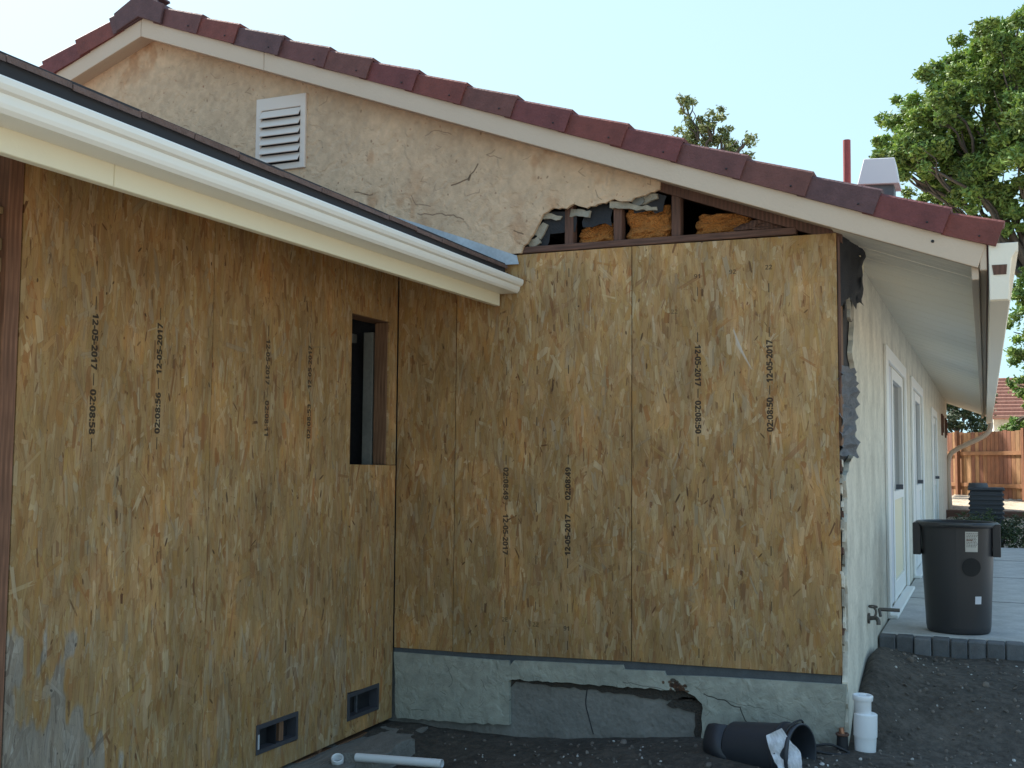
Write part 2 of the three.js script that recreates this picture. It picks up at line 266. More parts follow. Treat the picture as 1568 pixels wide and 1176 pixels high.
// gable stucco with the broken edge around the opened eave
const holeEdge = [[0.914, 3.148], [0.95, 3.216], [1.01, 3.29], [1.072, 3.395], [1.14, 3.424], [1.194, 3.415], [1.28, 3.435], [1.363, 3.414], [1.44, 3.418], [1.545, 3.452], [1.62, 3.425], [1.729, 3.452], [1.80, 3.475], [1.842, 3.485]];
const rag = ragged(holeEdge, 0.008, 0.028);
const stain = canvasTex(2048, 1024, (g, w, h) => {        // 6 m x 3 m from x = -4, y = 2.6
  const id = g.createImageData(w, h), D = id.data;
  for (let j = 0; j < h; j++) for (let i = 0; i < w; i++) {
    const x = i / 341.3, y = j / 341.3, a = fbm(x * 1.3, y * 1.6, 0, 7, 5), b = fbm(x * 9, y * 7, 0, 17, 4), c = fbm(x * 30, y * 24, 0, 27, 3), s = sstep(0.5, 0.72, b), k = 0.94 + 0.22 * (a - 0.5) + 0.14 * (c - 0.5);
    const t = 0.16 * s * sstep(0.40, 0.6, a), o = (j * w + i) * 4; D[o] = 228 * k * (1 - t * 0.6); D[o + 1] = 206 * k * (1 - t); D[o + 2] = 180 * k * (1 - t * 1.3); D[o + 3] = 255;
  }
  g.putImageData(id, 0, 0);
  const P = (x, y) => [(x + 4) * 341.3, h - (y - 2.6) * 341.3];
  const crack = (pts, lw, al) => { g.globalAlpha = al; g.strokeStyle = 'rgb(92,76,62)'; g.lineWidth = lw; g.beginPath(); ragged(pts, 0.008, 0.03).forEach((q, i) => i ? g.lineTo(...P(...q)) : g.moveTo(...P(...q))); g.stroke(); g.globalAlpha = 1; };
  crack([[0.40, 3.64], [0.50, 3.66], [0.545, 3.70], [0.60, 3.77]], 3, 0.75); crack([[0.545, 3.70], [0.53, 3.66]], 5, 0.7); crack([[-0.35, 3.66], [-0.2, 3.63]], 2.5, 0.6); crack([[0.15, 3.47], [0.3, 3.45], [0.42, 3.44], [0.5, 3.40]], 2.5, 0.55); crack([[0.1, 3.60], [0.14, 3.54], [0.25, 3.51]], 2, 0.5); crack([[0.86, 3.30], [0.93, 3.27]], 2.5, 0.7); crack([[0.2, 4.0], [0.28, 4.03], [0.4, 3.99]], 2, 0.4); crack([[1.3, 3.83], [1.36, 3.76]], 2, 0.4);
  for (let i = 0; i < 420; i++) { g.globalAlpha = rr(0.25, 0.6); g.fillStyle = rnd() < 0.6 ? 'rgb(120,98,78)' : 'rgb(150,100,78)'; g.beginPath(); const q = P(rr(-2.2, 2), rr(3.2, 5)); g.ellipse(...q, rr(0.8, 2.6), rr(1, 4), gauss() * 0.5, 0, 7); g.fill(); }
  for (let i = 0; i < 70; i++) { const x = rr(-2, 1.8), y = rr(3.25, 4.9); crack([[x, y], [x + rr(-0.06, 0.06), y - rr(0.01, 0.05)], [x + rr(-0.1, 0.1), y - rr(0.02, 0.07)]], rr(1, 2), rr(0.2, 0.45)); }
});
const gableMat = std([0.86, 0.775, 0.70], 0.95, { map: stain, bumpMap: laceR.clone(), bumpScale: 0.012 });
gableMat.bumpMap.needsUpdate = true;
{ // the map spans 6 m, the relief 1.6 m: both use uv in map units
  gableMat.bumpMap.repeat.set(0.625 * 6, 0.625 * 3);
  const g = slabZ([...rag, [1.842, 3.60], [1.842, under(1.842) + 0.06], [RX, BB + 0.06], [-7.25, under(-7.25) + 0.06], [-7.25, -0.2], [-0.06, -0.2], [-0.06, 3.14]], 0.022, 0.025);
  const p = g.attributes.position, uv = g.attributes.uv; for (let i = 0; i < p.count; i++) uv.setXY(i, (p.getX(i) + 4) / 6, (p.getY(i) - 2.6) / 3);
  part('gable_wall', g, gableMat, house, 'weathered stucco gable wall with a broken edge');
}
// broken stucco slivers and torn paper hanging in the opened eave
for (const [x, y, w, h, a, m] of [[1.03, 3.30, 0.10, 0.05, 0.95, M.cut], [1.10, 3.385, 0.15, 0.035, -0.25, M.cut], [1.30, 3.39, 0.17, 0.038, -0.2, M.cut], [1.66, 3.40, 0.30, 0.03, -0.16, M.cut], [1.57, 3.435, 0.12, 0.035, 0.2, M.cut], [1.76, 3.445, 0.12, 0.04, 0.15, M.cut], [0.99, 3.22, 0.08, 0.05, 0.5, M.cut], [1.69, 3.44, 0.08, 0.06, 0.3, M.greyBoard]]) {
  const pts = ragged([[-w / 2, -h * 0.8], [w / 2, -h / 2], [w / 2, h / 3], [-w / 2, h / 2], [-w / 2, -h / 2]], 0.007, 0.03).slice(0, -1); const g = slabZ(pts, 0, 0.02); g.rotateY(rr(-0.3, 0.3)); g.rotateZ(a); g.translate(x, y, -0.012); part('broken_stucco', muv(g), m, house);
}
for (const [x, y, w, h] of [[1.0, 3.26, 0.16, 0.20], [1.17, 3.35, 0.22, 0.12], [1.42, 3.36, 0.2, 0.13], [1.76, 3.41, 0.2, 0.10]]) { const g = slabZ(ragged([[-w / 2, -h / 2], [w / 2, -h / 2], [w / 2, h / 2], [-w / 2, h / 2], [-w / 2, -h / 2]], 0.02, 0.05).slice(0, -1), 0, 0.004); g.rotateX(rr(-0.2, 0.2)); g.translate(x, y, -0.035); part('torn_felt', muv(g), M.felt, house); }
part('top_plate', bx(0.90, 2.66, 3.148, 3.19, -0.09, 0.004, 0.004, true), M.oldwood, house);
part('lower_plate', bx(-0.05, 2.885, 3.02, 3.138, -0.11, -0.02, 0.003, true), M.oldwood, house);
for (const [x0, x1] of [[1.195, 1.253], [1.524, 1.58], [1.90, 1.957]]) part('attic_stud', bx(x0, x1, 3.192, Math.min(under((x0 + x1) / 2) - 0.02, 3.52), -0.11, -0.03, 0.004), M.oldwood, house);
part('rafter', muv(slabZ([[1.75, under(1.75) + 0.02], [2.92, under(2.92) + 0.02], [2.92, under(2.92) - 0.045], [1.75, under(1.75) - 0.045]], -0.01, 0.04)), M.oldwood, house);
for (const [x, y, z, sx, sy, s] of [[1.39, 3.25, -0.16, 0.125, 0.075, 1], [1.74, 3.285, -0.15, 0.145, 0.115, 5], [2.20, 3.255, -0.18, 0.17, 0.075, 9]]) { // torn fibre batts wedged between the studs
  const g = mergeVertices(new THREE.BoxGeometry(2, 2, 2, 26, 18, 8).deleteAttribute('uv').deleteAttribute('normal')), p = g.attributes.position;
  for (let i = 0; i < p.count; i++) { let X = p.getX(i), Y = p.getY(i), Z = p.getZ(i); const q = Math.pow(X ** 6 + Y ** 6 + Z ** 6, 1 / 6); X /= q; Y /= q; Z /= q; const n = fbm(X * 2.2 + s * 7, Y * 3.5 + Z + s, 0, s + 60, 4) - 0.5, m = fbm(X * 1.3 + s * 3, 4.2, 0, s + 70, 3) - 0.5; p.setXYZ(i, x + sx * X * (1 + 0.25 * n), y + sy * (Y * (1 + 0.5 * n) + (Y > 0 ? 0.9 * m : 0)), z + 0.07 * Z + 0.07 * n); }
  g.computeVertexNormals(); part('insulation_batt', muv(g), M.insulation, house);
}
{ const g = jitterGeo(new THREE.SphereGeometry(1, 20, 14), 0.4, 3.7, 31); g.scale(0.13, 0.04, 0.06); g.translate(2.45, 3.215, -0.08); part('broken_stucco', muv(g), M.oldwood, house); }

// board sheathing of the end wall
{
  const g0 = 0.003;
  part('osb_panel', osbGeo(slabZ([[0.004, 0.553], [0.441 - g0, 0.557], [0.441 - g0 + 0.002, 3.135], [0.004, 3.135]], -0.004, 0.011, [], 0.0015), 0, 0.3), osbP0, house, 'narrow strip of strand board in the inner corner');
  part('osb_panel', osbGeo(slabZ([[0.442, 0.556], [1.653 - g0, 0.586], [1.655 - g0, 3.143], [0.446, 3.140]], 0, 0.011, [], 0.0015), 0.442, 0.553), osbP1, house, 'strand board sheet with printed dates low on it');
  part('osb_panel', osbGeo(slabZ([[1.655, 0.586], [2.893, 0.602], [2.889, 3.137], [1.657, 3.143]], 0.001, 0.011, [], 0.0015), 1.655, 0.586), osbP2, house, 'strand board sheet with printed dates high on it');
}
// base of the end wall
part('sill_paper', bx(0.005, 2.885, 0.485, 0.60, -0.03, -0.012, 0), std([0.10, 0.11, 0.12], 0.9, { map: mott3 }), house);
part('stem_wall', bx(-0.05, 2.87, -0.4, 0.54, -0.25, -0.028, 0), M.concrete, house, 'bare grey concrete footing in the cut-out');
{
  const baseTex = canvasTex(2048, 512, (g, w, h) => { // 3.2 x 0.8 m
    const id = g.createImageData(w, h), D = id.data;
    for (let j = 0; j < h; j++) for (let i = 0; i < w; i++) { const x = i / 640, y = j / 640, a = fbm(x * 2, y * 2, 0, 7, 5), b = fbm(x * 22, y * 22, 0, 17, 4), k = 0.94 + 0.2 * (a - 0.5) + 0.2 * (b - 0.5), o = (j * w + i) * 4; D[o] = 206 * k; D[o + 1] = 205 * k; D[o + 2] = 192 * k; D[o + 3] = 255; }
    g.putImageData(id, 0, 0);
    const P = (x, y) => [x * 640, h - y * 640];
    const crack = (pts, lw, al) => { g.globalAlpha = al; g.strokeStyle = 'rgb(48,44,40)'; g.lineWidth = lw; g.beginPath(); ragged(pts, 0.006, 0.025).forEach((q, i) => i ? g.lineTo(...P(...q)) : g.moveTo(...P(...q))); g.stroke(); g.globalAlpha = 1; };
    crack([[2.10, 0.434], [2.16, 0.42], [2.22, 0.405], [2.31, 0.37], [2.36, 0.28], [2.385, 0.20]], 3.5, 0.85); crack([[2.2, 0.41], [2.3, 0.395], [2.45, 0.38]], 1.5, 0.5);
    crack([[0.40, 0.47], [0.43, 0.42], [0.45, 0.36], [0.42, 0.33]], 2, 0.45); crack([[0.65, 0.40], [0.69, 0.33]], 2, 0.4); crack([[0.36, 0.30], [0.40, 0.28]], 2, 0.4); crack([[0.15, 0.16], [0.28, 0.17]], 2, 0.4); crack([[1.6, 0.46], [1.75, 0.45], [1.9, 0.43], [2.0, 0.46]], 2, 0.6); crack([[2.6, 0.3], [2.72, 0.27]], 1.5, 0.4); crack([[2.5, 0.36], [2.58, 0.33], [2.66, 0.32]], 1.5, 0.4);
    for (let i = 0; i < 170; i++) { const x = rr(0, 3), y = rr(0.1, 0.5); crack([[x, y], [x + rr(-0.04, 0.04), y - rr(0.01, 0.05)]], rr(0.7, 1.6), rr(0.15, 0.4)); }
    for (let i = 0; i < 26; i++) { const q = P(1.93 + gauss() * 0.05, 0.46 + gauss() * 0.03); g.globalAlpha = 0.7; g.fillStyle = rnd() < 0.5 ? 'rgb(96,62,42)' : 'rgb(62,48,40)'; g.beginPath(); g.ellipse(...q, rr(4, 14), rr(4, 12), 0, 0, 7); g.fill(); }
    g.globalAlpha = 1;
  });
  const bm = std([0.62, 0.63, 0.62], 0.95, { map: baseTex, bumpMap: laceR.clone(), bumpScale: 0.008 }); bm.bumpMap.repeat.set(2, 0.5); bm.bumpMap.needsUpdate = true;
  const pts = [[0.012, 0.525], ...ragged([[0.8, 0.528], [0.845, 0.53]], 0.004), [0.85, 0.50], [0.88, 0.535], [1.52, 0.556], [1.60, 0.562], [1.61, 0.535], [1.86, 0.545], [1.87, 0.52], [2.10, 0.535], [2.915, 0.553], [2.90, 0.30], [2.895, 0.05], ...ragged([[2.10, 0.05], [2.085, 0.16], [2.09, 0.38], [2.02, 0.425]], 0.006), ...ragged([[1.98, 0.44], [1.6, 0.43], [1.2, 0.425], [0.86, 0.415]], 0.006), [0.846, 0.40], [0.85, 0.13], ...ragged([[0.80, 0.128], [0.4, 0.108], [0.05, 0.10], [0.03, 0.12]], 0.006), ...ragged([[0.025, 0.3], [0.012, 0.5]], 0.007)];
  const g = slabZ(pts, 0.012, 0.036); const p = g.attributes.position, uv = g.attributes.uv; for (let i = 0; i < p.count; i++) uv.setXY(i, p.getX(i) / 3.2, p.getY(i) / 0.8);
  part('base_stucco', g, bm, house, 'cracked white stucco base with a rectangular cut-out');
}
// dark mortar left along the cut-out
for (const q of [[[0.85, 0.425], [2.06, 0.435], [2.075, 0.37], [1.7, 0.375], [1.5, 0.385], [1.2, 0.392], [0.88, 0.395], [0.85, 0.36]], [[2.0, 0.40], [2.085, 0.40], [2.08, 0.13], [2.04, 0.13], [2.035, 0.31], [1.86, 0.34], [1.9, 0.38]]]) part('mortar_residue', muv(slabZ(ragged([...q, q[0]], 0.008, 0.04).slice(0, -1), -0.018, 0.014)), std([0.055, 0.047, 0.04], 1, { bumpMap: fine2, bumpScale: 0.01 }), house);
part('footing_crack', tube([[1.36, 0.40, -0.028], [1.35, 0.30, -0.028], [1.37, 0.22, -0.028], [1.40, 0.12, -0.028]], 0.004, 20, 5), M.darkEdge, house);

// right-hand wall with its doors
const doors = [[-3.0, -5.15, 0.60, 2.66], [-6.45, -8.5, 0.60, 2.66], [-11.5, -13.0, 0.60, 2.56]];
const sideMat = M.stucco.clone(); sideMat.bumpScale = 0.0035;
const sideEdge = ragged([[-0.012, 0.30], [-0.02, 0.56], [-0.05, 0.73], [-0.075, 0.9], [-0.06, 1.095], [-0.10, 1.3], [-0.07, 1.465], [-0.12, 1.60], [-0.06, 1.69], [-0.224, 1.80], [-0.60, 1.88], [-0.644, 2.25], [-0.66, 2.36], [-0.486, 2.482], [-0.6, 2.66], [-0.641, 2.82], [-1.0, 2.95], [-0.9, 3.05], [-0.6, 3.16]], 0.018, 0.05);
part('side_wall', slabX([[0.0, -0.2], ...sideEdge, [-0.5, 3.18], [LEN, 3.18], [LEN, -0.2]], 2.92, 0.03, doors.map(([a, b, c, d]) => [[a, c], [a, d], [b, d], [b, c]])), sideMat, house, 'cream stucco side wall under the eave');
part('side_sheathing', slabX([[-0.02, -0.3], [-0.02, 3.15], [LEN + 0.02, 3.15], [LEN + 0.02, -0.3]], 2.885, 0.05, doors.map(([a, b, c, d]) => [[a, c], [a, d], [b, d], [b, c]])), M.felt, house);
part('corner_stud', bx(2.886, 2.905, 1.9, 2.72, -0.14, -0.02, 0.003), M.framing, house);
part('corner_stud', bx(2.894, 2.908, 2.2, 3.12, -0.019, -0.002, 0.002), M.oldwood, house);
{ const g = new THREE.PlaneGeometry(0.34, 0.46, 12, 16); g.rotateY(Math.PI / 2); g.translate(2.93, 2.97, -0.20); const p = g.attributes.position; for (let i = 0; i < p.count; i++) { const z = p.getZ(i), y = p.getY(i), e = clamp((0.0 - z) / 0.35); p.setXYZ(i, 2.895 + 0.10 * e + 0.05 * (vnoise(y * 14, z * 14, 0, 3) - 0.5) * e, y + 0.05 * (vnoise(z * 20, y * 20, 0, 9) - 0.5) * (y < 2.8 || y > 3.1 ? 1.6 : 0.5), z + 0.06 * (vnoise(y * 17, z * 3, 0, 5) - 0.5) * (z < -0.3 ? 2 : 0)); } g.computeVertexNormals(); part('torn_felt', g, M.felt, house, 'black building paper flapping from the wall corner'); }
{ const g = new THREE.PlaneGeometry(0.36, 0.52, 10, 20); g.rotateY(Math.PI / 2); g.translate(2.91, 2.10, -0.19); const p = g.attributes.position; for (let i = 0; i < p.count; i++) { const z = p.getZ(i), y = p.getY(i), e = clamp((0.02 - z) / 0.38); p.setXYZ(i, 2.892 + 0.065 * e + 0.03 * (vnoise(y * 26 + 4, z * 13, 0, 44) - 0.5) + 0.012 * Math.sin(y * 82 + 5 * vnoise(z * 7, y * 6, 0, 4)), y + 0.03 * (vnoise(z * 20, y * 20, 0, 9) - 0.5), z + 0.04 * (vnoise(y * 25, 1, 0, 5) - 0.5)); } g.computeVertexNormals(); part('wire_lath', muv(g), std([0.28, 0.29, 0.32], 0.9, { map: mott3, bumpMap: T2(fineBump, 6), bumpScale: 0.02 }), house, 'grey crumpled wire lath at the wall corner'); }
for (let i = 0; i < 26; i++) { // chips of stucco left along the stripped corner
  const low = i < 20, y = low ? 0.72 + i * 0.058 + rr(-0.03, 0.03) : rr(2.65, 3.05), w = rr(0.012, 0.04), h = rr(0.015, 0.06), z = low ? rr(-0.06, -0.012) : rr(-0.35, -0.2);
  const g = slabX(ragged([[z - w, y - h], [z + w * 0.6, y - h * 0.6], [z + w * 0.4, y + h], [z - w * 0.9, y + h * 0.5], [z - w, y - h]], 0.008, 0.03).slice(0, -1), 2.898 + rr(0, 0.014), 0.014); part('broken_stucco', muv(g), [M.stucco, M.cut, M.oldwood, M.stucco][i % 4], house);
}
{ const g = slabX(ragged([[-0.16, 2.66], [-0.34, 2.66], [-0.4, 2.78], [-0.25, 2.83], [-0.14, 2.76], [-0.16, 2.66]], 0.02, 0.05).slice(0, -1), 2.945, 0.02); part('broken_stucco', muv(g), M.cut, house); const h = slabX(ragged([[-0.36, 2.98], [-0.55, 3.0], [-0.5, 3.08], [-0.38, 3.08], [-0.36, 2.98]], 0.02, 0.05).slice(0, -1), 2.99, 0.02); part('broken_stucco', muv(h), M.cream, house); }
doors.forEach(([a, b, c, d], i) => {
  const o = new THREE.Group(); o.name = 'door'; house.add(o);
  o.userData.label = ['white half-glazed door nearest the wall corner', 'second white half-glazed door along the side wall', 'third narrow white door along the side wall'][i];
  const w = 0.11, x = 2.945;
  part('casing', bx(2.921, x, c, d + 0.11, a, a + 0.22, 0.004), M.white, o); part('casing', bx(2.921, x, c, d + 0.11, b - w, b, 0.004), M.white, o); part('casing', bx(2.921, x, d, d + 0.11, b, a, 0.004), M.white, o);
  part('side_panel', bx(2.86, 2.905, c, d, a - 0.75, a, 0.003), M.lilac, o);
  const dz0 = a - 0.76, dz1 = b;
  part('stile', bx(2.85, 2.915, c, d, dz0 - 0.10, dz0, 0.004), M.white, o); part('stile', bx(2.85, 2.915, c, d, dz1, dz1 + 0.12, 0.004), M.white, o);
  part('rail', bx(2.85, 2.913, d - 0.10, d, dz1 + 0.12, dz0 - 0.10, 0.003), M.white, o); part('rail', bx(2.85, 2.913, c + 0.88, c + 0.96, dz1 + 0.12, dz0 - 0.10, 0.003), M.white, o); part('rail', bx(2.85, 2.913, c, c + 0.16, dz1 + 0.12, dz0 - 0.10, 0.003), M.white, o);
  part('pane', bx(2.868, 2.876, c + 0.96, d - 0.10, dz1 + 0.12, dz0 - 0.10, 0), M.glass, o);
  part('lower_panel', bx(2.86, 2.895, c + 0.16, c + 0.88, dz1 + 0.12, dz0 - 0.10, 0.003), i ? M.white : M.cream, o);
  part('handle', cyl([2.93, c + 1.0, dz0 - 0.05], [2.99, c + 1.0, dz0 - 0.05], 0.022), M.metal, o);
  part('threshold', bx(2.86, 3.0, 0.571, 0.60, b, a + 0.2, 0.006), M.white, o);
});
for (const z of [-15.6, -17.6]) { const o = new THREE.Group(); o.name = 'wall_lamp'; house.add(o); part('backplate', bx(2.921, 2.95, 2.35, 2.75, z - 0.10, z + 0.10, 0.004), M.oldwood, o); part('shade', bx(2.95, 2.97, 2.4, 2.72, z - 0.08, z + 0.08, 0.005), M.oldwood, o); }
// hose tap
{ const o = new THREE.Group(); o.name = 'hose_tap'; house.add(o); const m = std([0.12, 0.11, 0.10], 0.5, { metalness: 0.5 });
  part('flange', cyl([2.921, 0.775, -1.2], [2.935, 0.775, -1.2], 0.035), m, o); part('spout', tube([[2.93, 0.775, -1.2], [2.975, 0.78, -1.19], [2.99, 0.765, -1.17], [2.992, 0.74, -1.165]], 0.014), m, o); part('valve_stem', tube([[2.965, 0.78, -1.195], [2.975, 0.825, -1.2], [2.96, 0.85, -1.2]], 0.008), m, o);
  part('wheel', new THREE.TorusGeometry(0.026, 0.006, 6, 16).rotateX(1.2).translate(2.955, 0.853, -1.2), m, o); part('pipe_stub', cyl([2.99, 0.832, -1.25], [3.12, 0.832, -1.25], 0.012), m, o); part('pipe_nipple', cyl([3.0, 0.79, -1.22], [2.99, 0.834, -1.25], 0.01), m, o); }
// closed shell behind: floor, ceiling, far gable, left wall
part('ceiling', bx(-7.2, 2.86, 2.92, 2.98, LEN + 0.1, -0.13, 0), M.greyBoard, house);
part('floor', bx(-7.2, 2.86, 0.40, 0.5, LEN + 0.1, -0.26, 0), M.greyBoard, house);
part('far_wall', slabZ([[-7.25, -0.2], [2.88, -0.2], [2.88, 3.15], [2.88, under(2.88) + 0.03], [RX, BB + 0.05], [-7.25, under(-7.25) + 0.05]], LEN, 0.1), M.stucco, house);
part('left_wall', bx(-7.35, -7.25, -0.2, 3.16, LEN, 0.0, 0), M.stucco, house);
part('backing_paper', bx(-0.05, 2.88, 0.55, 3.02, -0.03, -0.018, 0), M.felt, house);

// roof: deck, courses, rakes, eave
const roof = new THREE.Group(); roof.name = 'roof'; house.add(roof); roof.userData.label = 'low pitched red tile roof with cream barge boards';
const ZF = 0.16;
const both = (f) => { f(1); f(-1); };
both((s) => {
  const X = (d) => RX + s * d;
  const pts = [[X(0), BB + 0.16], [X(5.85), BB + 0.16 - SL * 5.85], [X(5.85), BB + 0.13 - SL * 5.85], [X(0), BB + 0.13]];
  part('roof_deck', muv(slabZ(pts, ZF - 0.05, ZF - 0.05 - LEN + 0.3)), M.oldwood, roof);
  const cs = []; for (let k = 0; k < 17; k++) { const d0 = 0.05 + k * 0.34, d1 = d0 + 0.42, y = (d, o) => BB + o - SL * d; cs.push(slabZ([[X(d0), y(d0, 0.20)], [X(d1), y(d1, 0.245)], [X(d1), y(d1, 0.215)], [X(d0), y(d0, 0.175)]], ZF - 0.13, ZF - 0.13 - LEN + 0.35)); }
  const m = part('field_tiles', muv(mergeGeometries(cs)), M.tiles[2], roof); m.userData.kind = 'stuff';
});
// tapered L-shaped rake tile: s runs down the slope, the lower end is larger
function rakeTile(len, h0, h1) {
  const prof = (h, dy, dz) => [[0, -h], [0, -0.012], [-0.012, 0], [-0.17, 0], [-0.17, -0.018], [-0.02, -0.018], [-0.02, -h]].map(([z, y]) => [z + dz, y + dy]);
  const A = prof(h0, 0, 0), B = prof(h1, 0.026, 0.016), n = A.length, p = [];
  const tri = (a, b, c) => p.push(...a, ...b, ...c);
  for (let i = 0; i < n; i++) { const j = (i + 1) % n, a = [0, A[i][1], A[i][0]], b = [0, A[j][1], A[j][0]], c = [len, B[j][1], B[j][0]], d = [len, B[i][1], B[i][0]]; tri(a, b, c); tri(a, c, d); }
  const cap = (P, x, f) => { const q = P.map(([z, y]) => [x, y, z]); for (const t of [[0, 1, 5], [0, 5, 6], [1, 2, 5], [2, 4, 5], [2, 3, 4]]) f ? tri(q[t[0]], q[t[1]], q[t[2]]) : tri(q[t[0]], q[t[2]], q[t[1]]); };
  cap(A, 0, true); cap(B, len, false);
  const g = new THREE.BufferGeometry(); g.setAttribute('position', new THREE.Float32BufferAttribute(p, 3)); return muv(g);
}
const ANG = Math.atan(SL), tileGeo = [0, 1, 2].map(() => muv(rakeTile(0.445, 0.130, 0.152), rnd() * 3, rnd() * 3)), endTile = rakeTile(0.285, 0.130, 0.145);
const seams = [-1.948, -1.581, -1.245, -0.859, -0.477, -0.131, 0.222, 0.581, 0.94, 1.314, 1.681, 2.028, 2.41, 2.782, 3.154, 3.514, 3.776];
const topY = (x) => BB + 0.272 - SL * Math.abs(x - RX);
const pal = [3, 1, 0, 3, 1, 4, 2, 0, 4, 2, 0, 2, 1, 4, 3, 2, 0];
for (let i = 1; i < seams.length; i++) {                   // each tile ends at seams[i] and starts under the one above
  const last = i === seams.length - 1, x1 = seams[i], L = last ? 0.285 : 0.445, x0 = x1 - L * Math.cos(ANG), t = part('rake_tile', last ? endTile : tileGeo[i % 3], M.tiles[pal[i]], roof);
  t.position.set(x0, topY(x0) - 0.006, 0.172 + rr(-0.003, 0.003)); t.rotation.z = -ANG + rr(-0.006, 0.006);
  const nail = part('nail_head', new THREE.SphereGeometry(0.006, 8, 6), M.darkEdge, roof); nail.position.set(x1 - 0.12, topY(x1 - 0.12) - 0.10, 0.188);
}
for (let i = 0; i < 14; i++) {                             // the other slope
  const d1 = 0.288 + i * 0.335, L = 0.445, d0 = d1 - L * Math.cos(ANG), t = part('rake_tile', tileGeo[i % 3], M.tiles[[3, 0, 2, 0, 1][i % 5]], roof); t.position.set(RX - d0, BB + 0.266 - SL * d0, 0.172); t.rotation.z = ANG; t.scale.x = -1;
}
for (let i = 0; i < 46; i++) {                             // ridge caps, the first one closing the gable
  const g = new THREE.CylinderGeometry(0.15, 0.165, 0.46, 14, 1, true, -Math.PI * 0.42, Math.PI * 0.84); g.rotateX(-Math.PI / 2); g.scale(1.15, 0.75, -1); g.translate(RX, BB + 0.185 + (i ? 0 : 0.004), 0.13 - 0.23 - i * 0.41); const c = part('ridge_tile', muv(g), M.tiles[[3, 0, 2, 4][i % 4]], roof);
}
{ const g = slabZ([[RX - 0.24, BB + 0.20], [RX - 0.05, BB + 0.30], [RX + 0.05, BB + 0.30], [RX + 0.24, BB + 0.20], [RX + 0.21, BB + 0.055], [RX, BB + 0.14], [RX - 0.21, BB + 0.055]], 0.199, 0.02, [], 0.004); part('ridge_end_tile', muv(g), M.tiles[3], roof); }
// barge boards, jointed
const bargeZ = (x0, x1, c0, c1) => muv(slabZ([[x0, under(x0)], [x1, under(x1)], [x1 + c1, under(x1 + c1) + 0.15 + (c1 ? 0 : 0)], [x0 + c0, under(x0 + c0) + 0.15]], ZF, 0.035, [], 0.003));
for (const [a, b, c, d] of [[RX, -1.037, 0, 0], [-1.034, 3.645, 0, 0.045], [-3.9, RX - 0.003, 0, 0], [-7.97, -3.903, 0, 0]]) part('barge_board', bargeZ(a, b, c, d), M.trim, roof);
for (const [x, y] of [[3.42, 3.02]]) part('nail_head', new THREE.SphereGeometry(0.009, 8, 6).translate(x, y, ZF), M.darkEdge, roof);
part('rake_soffit', muv(slabZ([[RX, under(RX) + 0.03], [2.9, under(2.9) + 0.03], [2.9, under(2.9) + 0.012], [RX, under(RX) + 0.012]], ZF - 0.036, ZF - 0.04)), M.trim, roof);
part('rake_soffit', muv(slabZ([[RX, under(RX) + 0.03], [-7.9, under(-7.9) + 0.03], [-7.9, under(-7.9) + 0.012], [RX, under(RX) + 0.012]], ZF - 0.036, ZF - 0.04)), M.trim, roof);
{ // soffit boards run down the slope, each with its own edges
  const w = 0.138, L = 0.80 / Math.cos(ANG), g = bx(0, L, 0, 0.018, -w + 0.004, 0, 0.004), n = Math.floor((ZF - 0.04 - LEN - 0.02) / w);
  for (let i = 0; i < n; i++) { const b = part('soffit_board', g, M.soffit, roof); b.position.set(2.87, under(2.87) + 0.004 + (i % 3) * 0.001, ZF - 0.04 - i * w); b.rotation.z = -ANG; }
}
part('fascia_board', bx(3.612, 3.650, 2.80, 3.02, LEN - 0.1, ZF - 0.038, 0.004), M.trim, roof);
part('fascia_board', bx(3.655, 3.690, 2.845, 3.03, LEN - 0.1, ZF - 0.006, 0.004), M.trim, roof);
{ // eave gutter
  const gut = new THREE.Group(); gut.name = 'eave_gutter'; roof.add(gut);
  const prof = [[0, 0.02], [0, 0.13], [0.004, 0.13], [0.004, 0.024], [0.096, 0.024], [0.112, 0.07], [0.138, 0.085], [0.138, 0.118], [0.128, 0.118], [0.128, 0.126], [0.146, 0.126], [0.146, 0.079], [0.119, 0.064], [0.102, 0.018], [0.0, 0.018]];
  const g = ext(prof, ZF - LEN + 0.05); g.translate(3.70, 2.86, LEN - 0.05); part('trough', muv(g), M.soffit, gut);
  part('end_cap', muv(slabZ([[3.702, 2.68], [3.79, 2.68], [3.81, 2.90], [3.842, 2.95], [3.842, 2.985], [3.702, 2.985]], ZF + 0.006, 0.012, [], 0.002)), M.soffit, gut);
  part('lower_trim', bx(3.700, 3.80, 2.675, 2.878, LEN, ZF - 0.008, 0.003), M.soffit, gut);
  part('maker_tag', muv(slabZ([[3.722, 2.815], [3.785, 2.815], [3.79, 2.868], [3.715, 2.868]], ZF + 0.010, 0.004)), M.oldwood, gut);
  part('downspout', tube([[3.76, 2.86, LEN + 0.45], [3.78, 2.6, LEN + 0.45], [3.70, 2.45, LEN + 0.45], [3.1, 2.12, LEN + 0.45], [2.98, 2.0, LEN + 0.45], [2.97, 0.6, LEN + 0.45]], 0.05, 40, 8), M.trim, gut);
}
part('barge_board', muv(slabZ([[2.0, under(2.0)], [3.645, under(3.645)], [3.69, under(3.69) + 0.15], [2.0, under(2.0) + 0.15]], LEN - 0.02, 0.035)), M.soffit, roof);
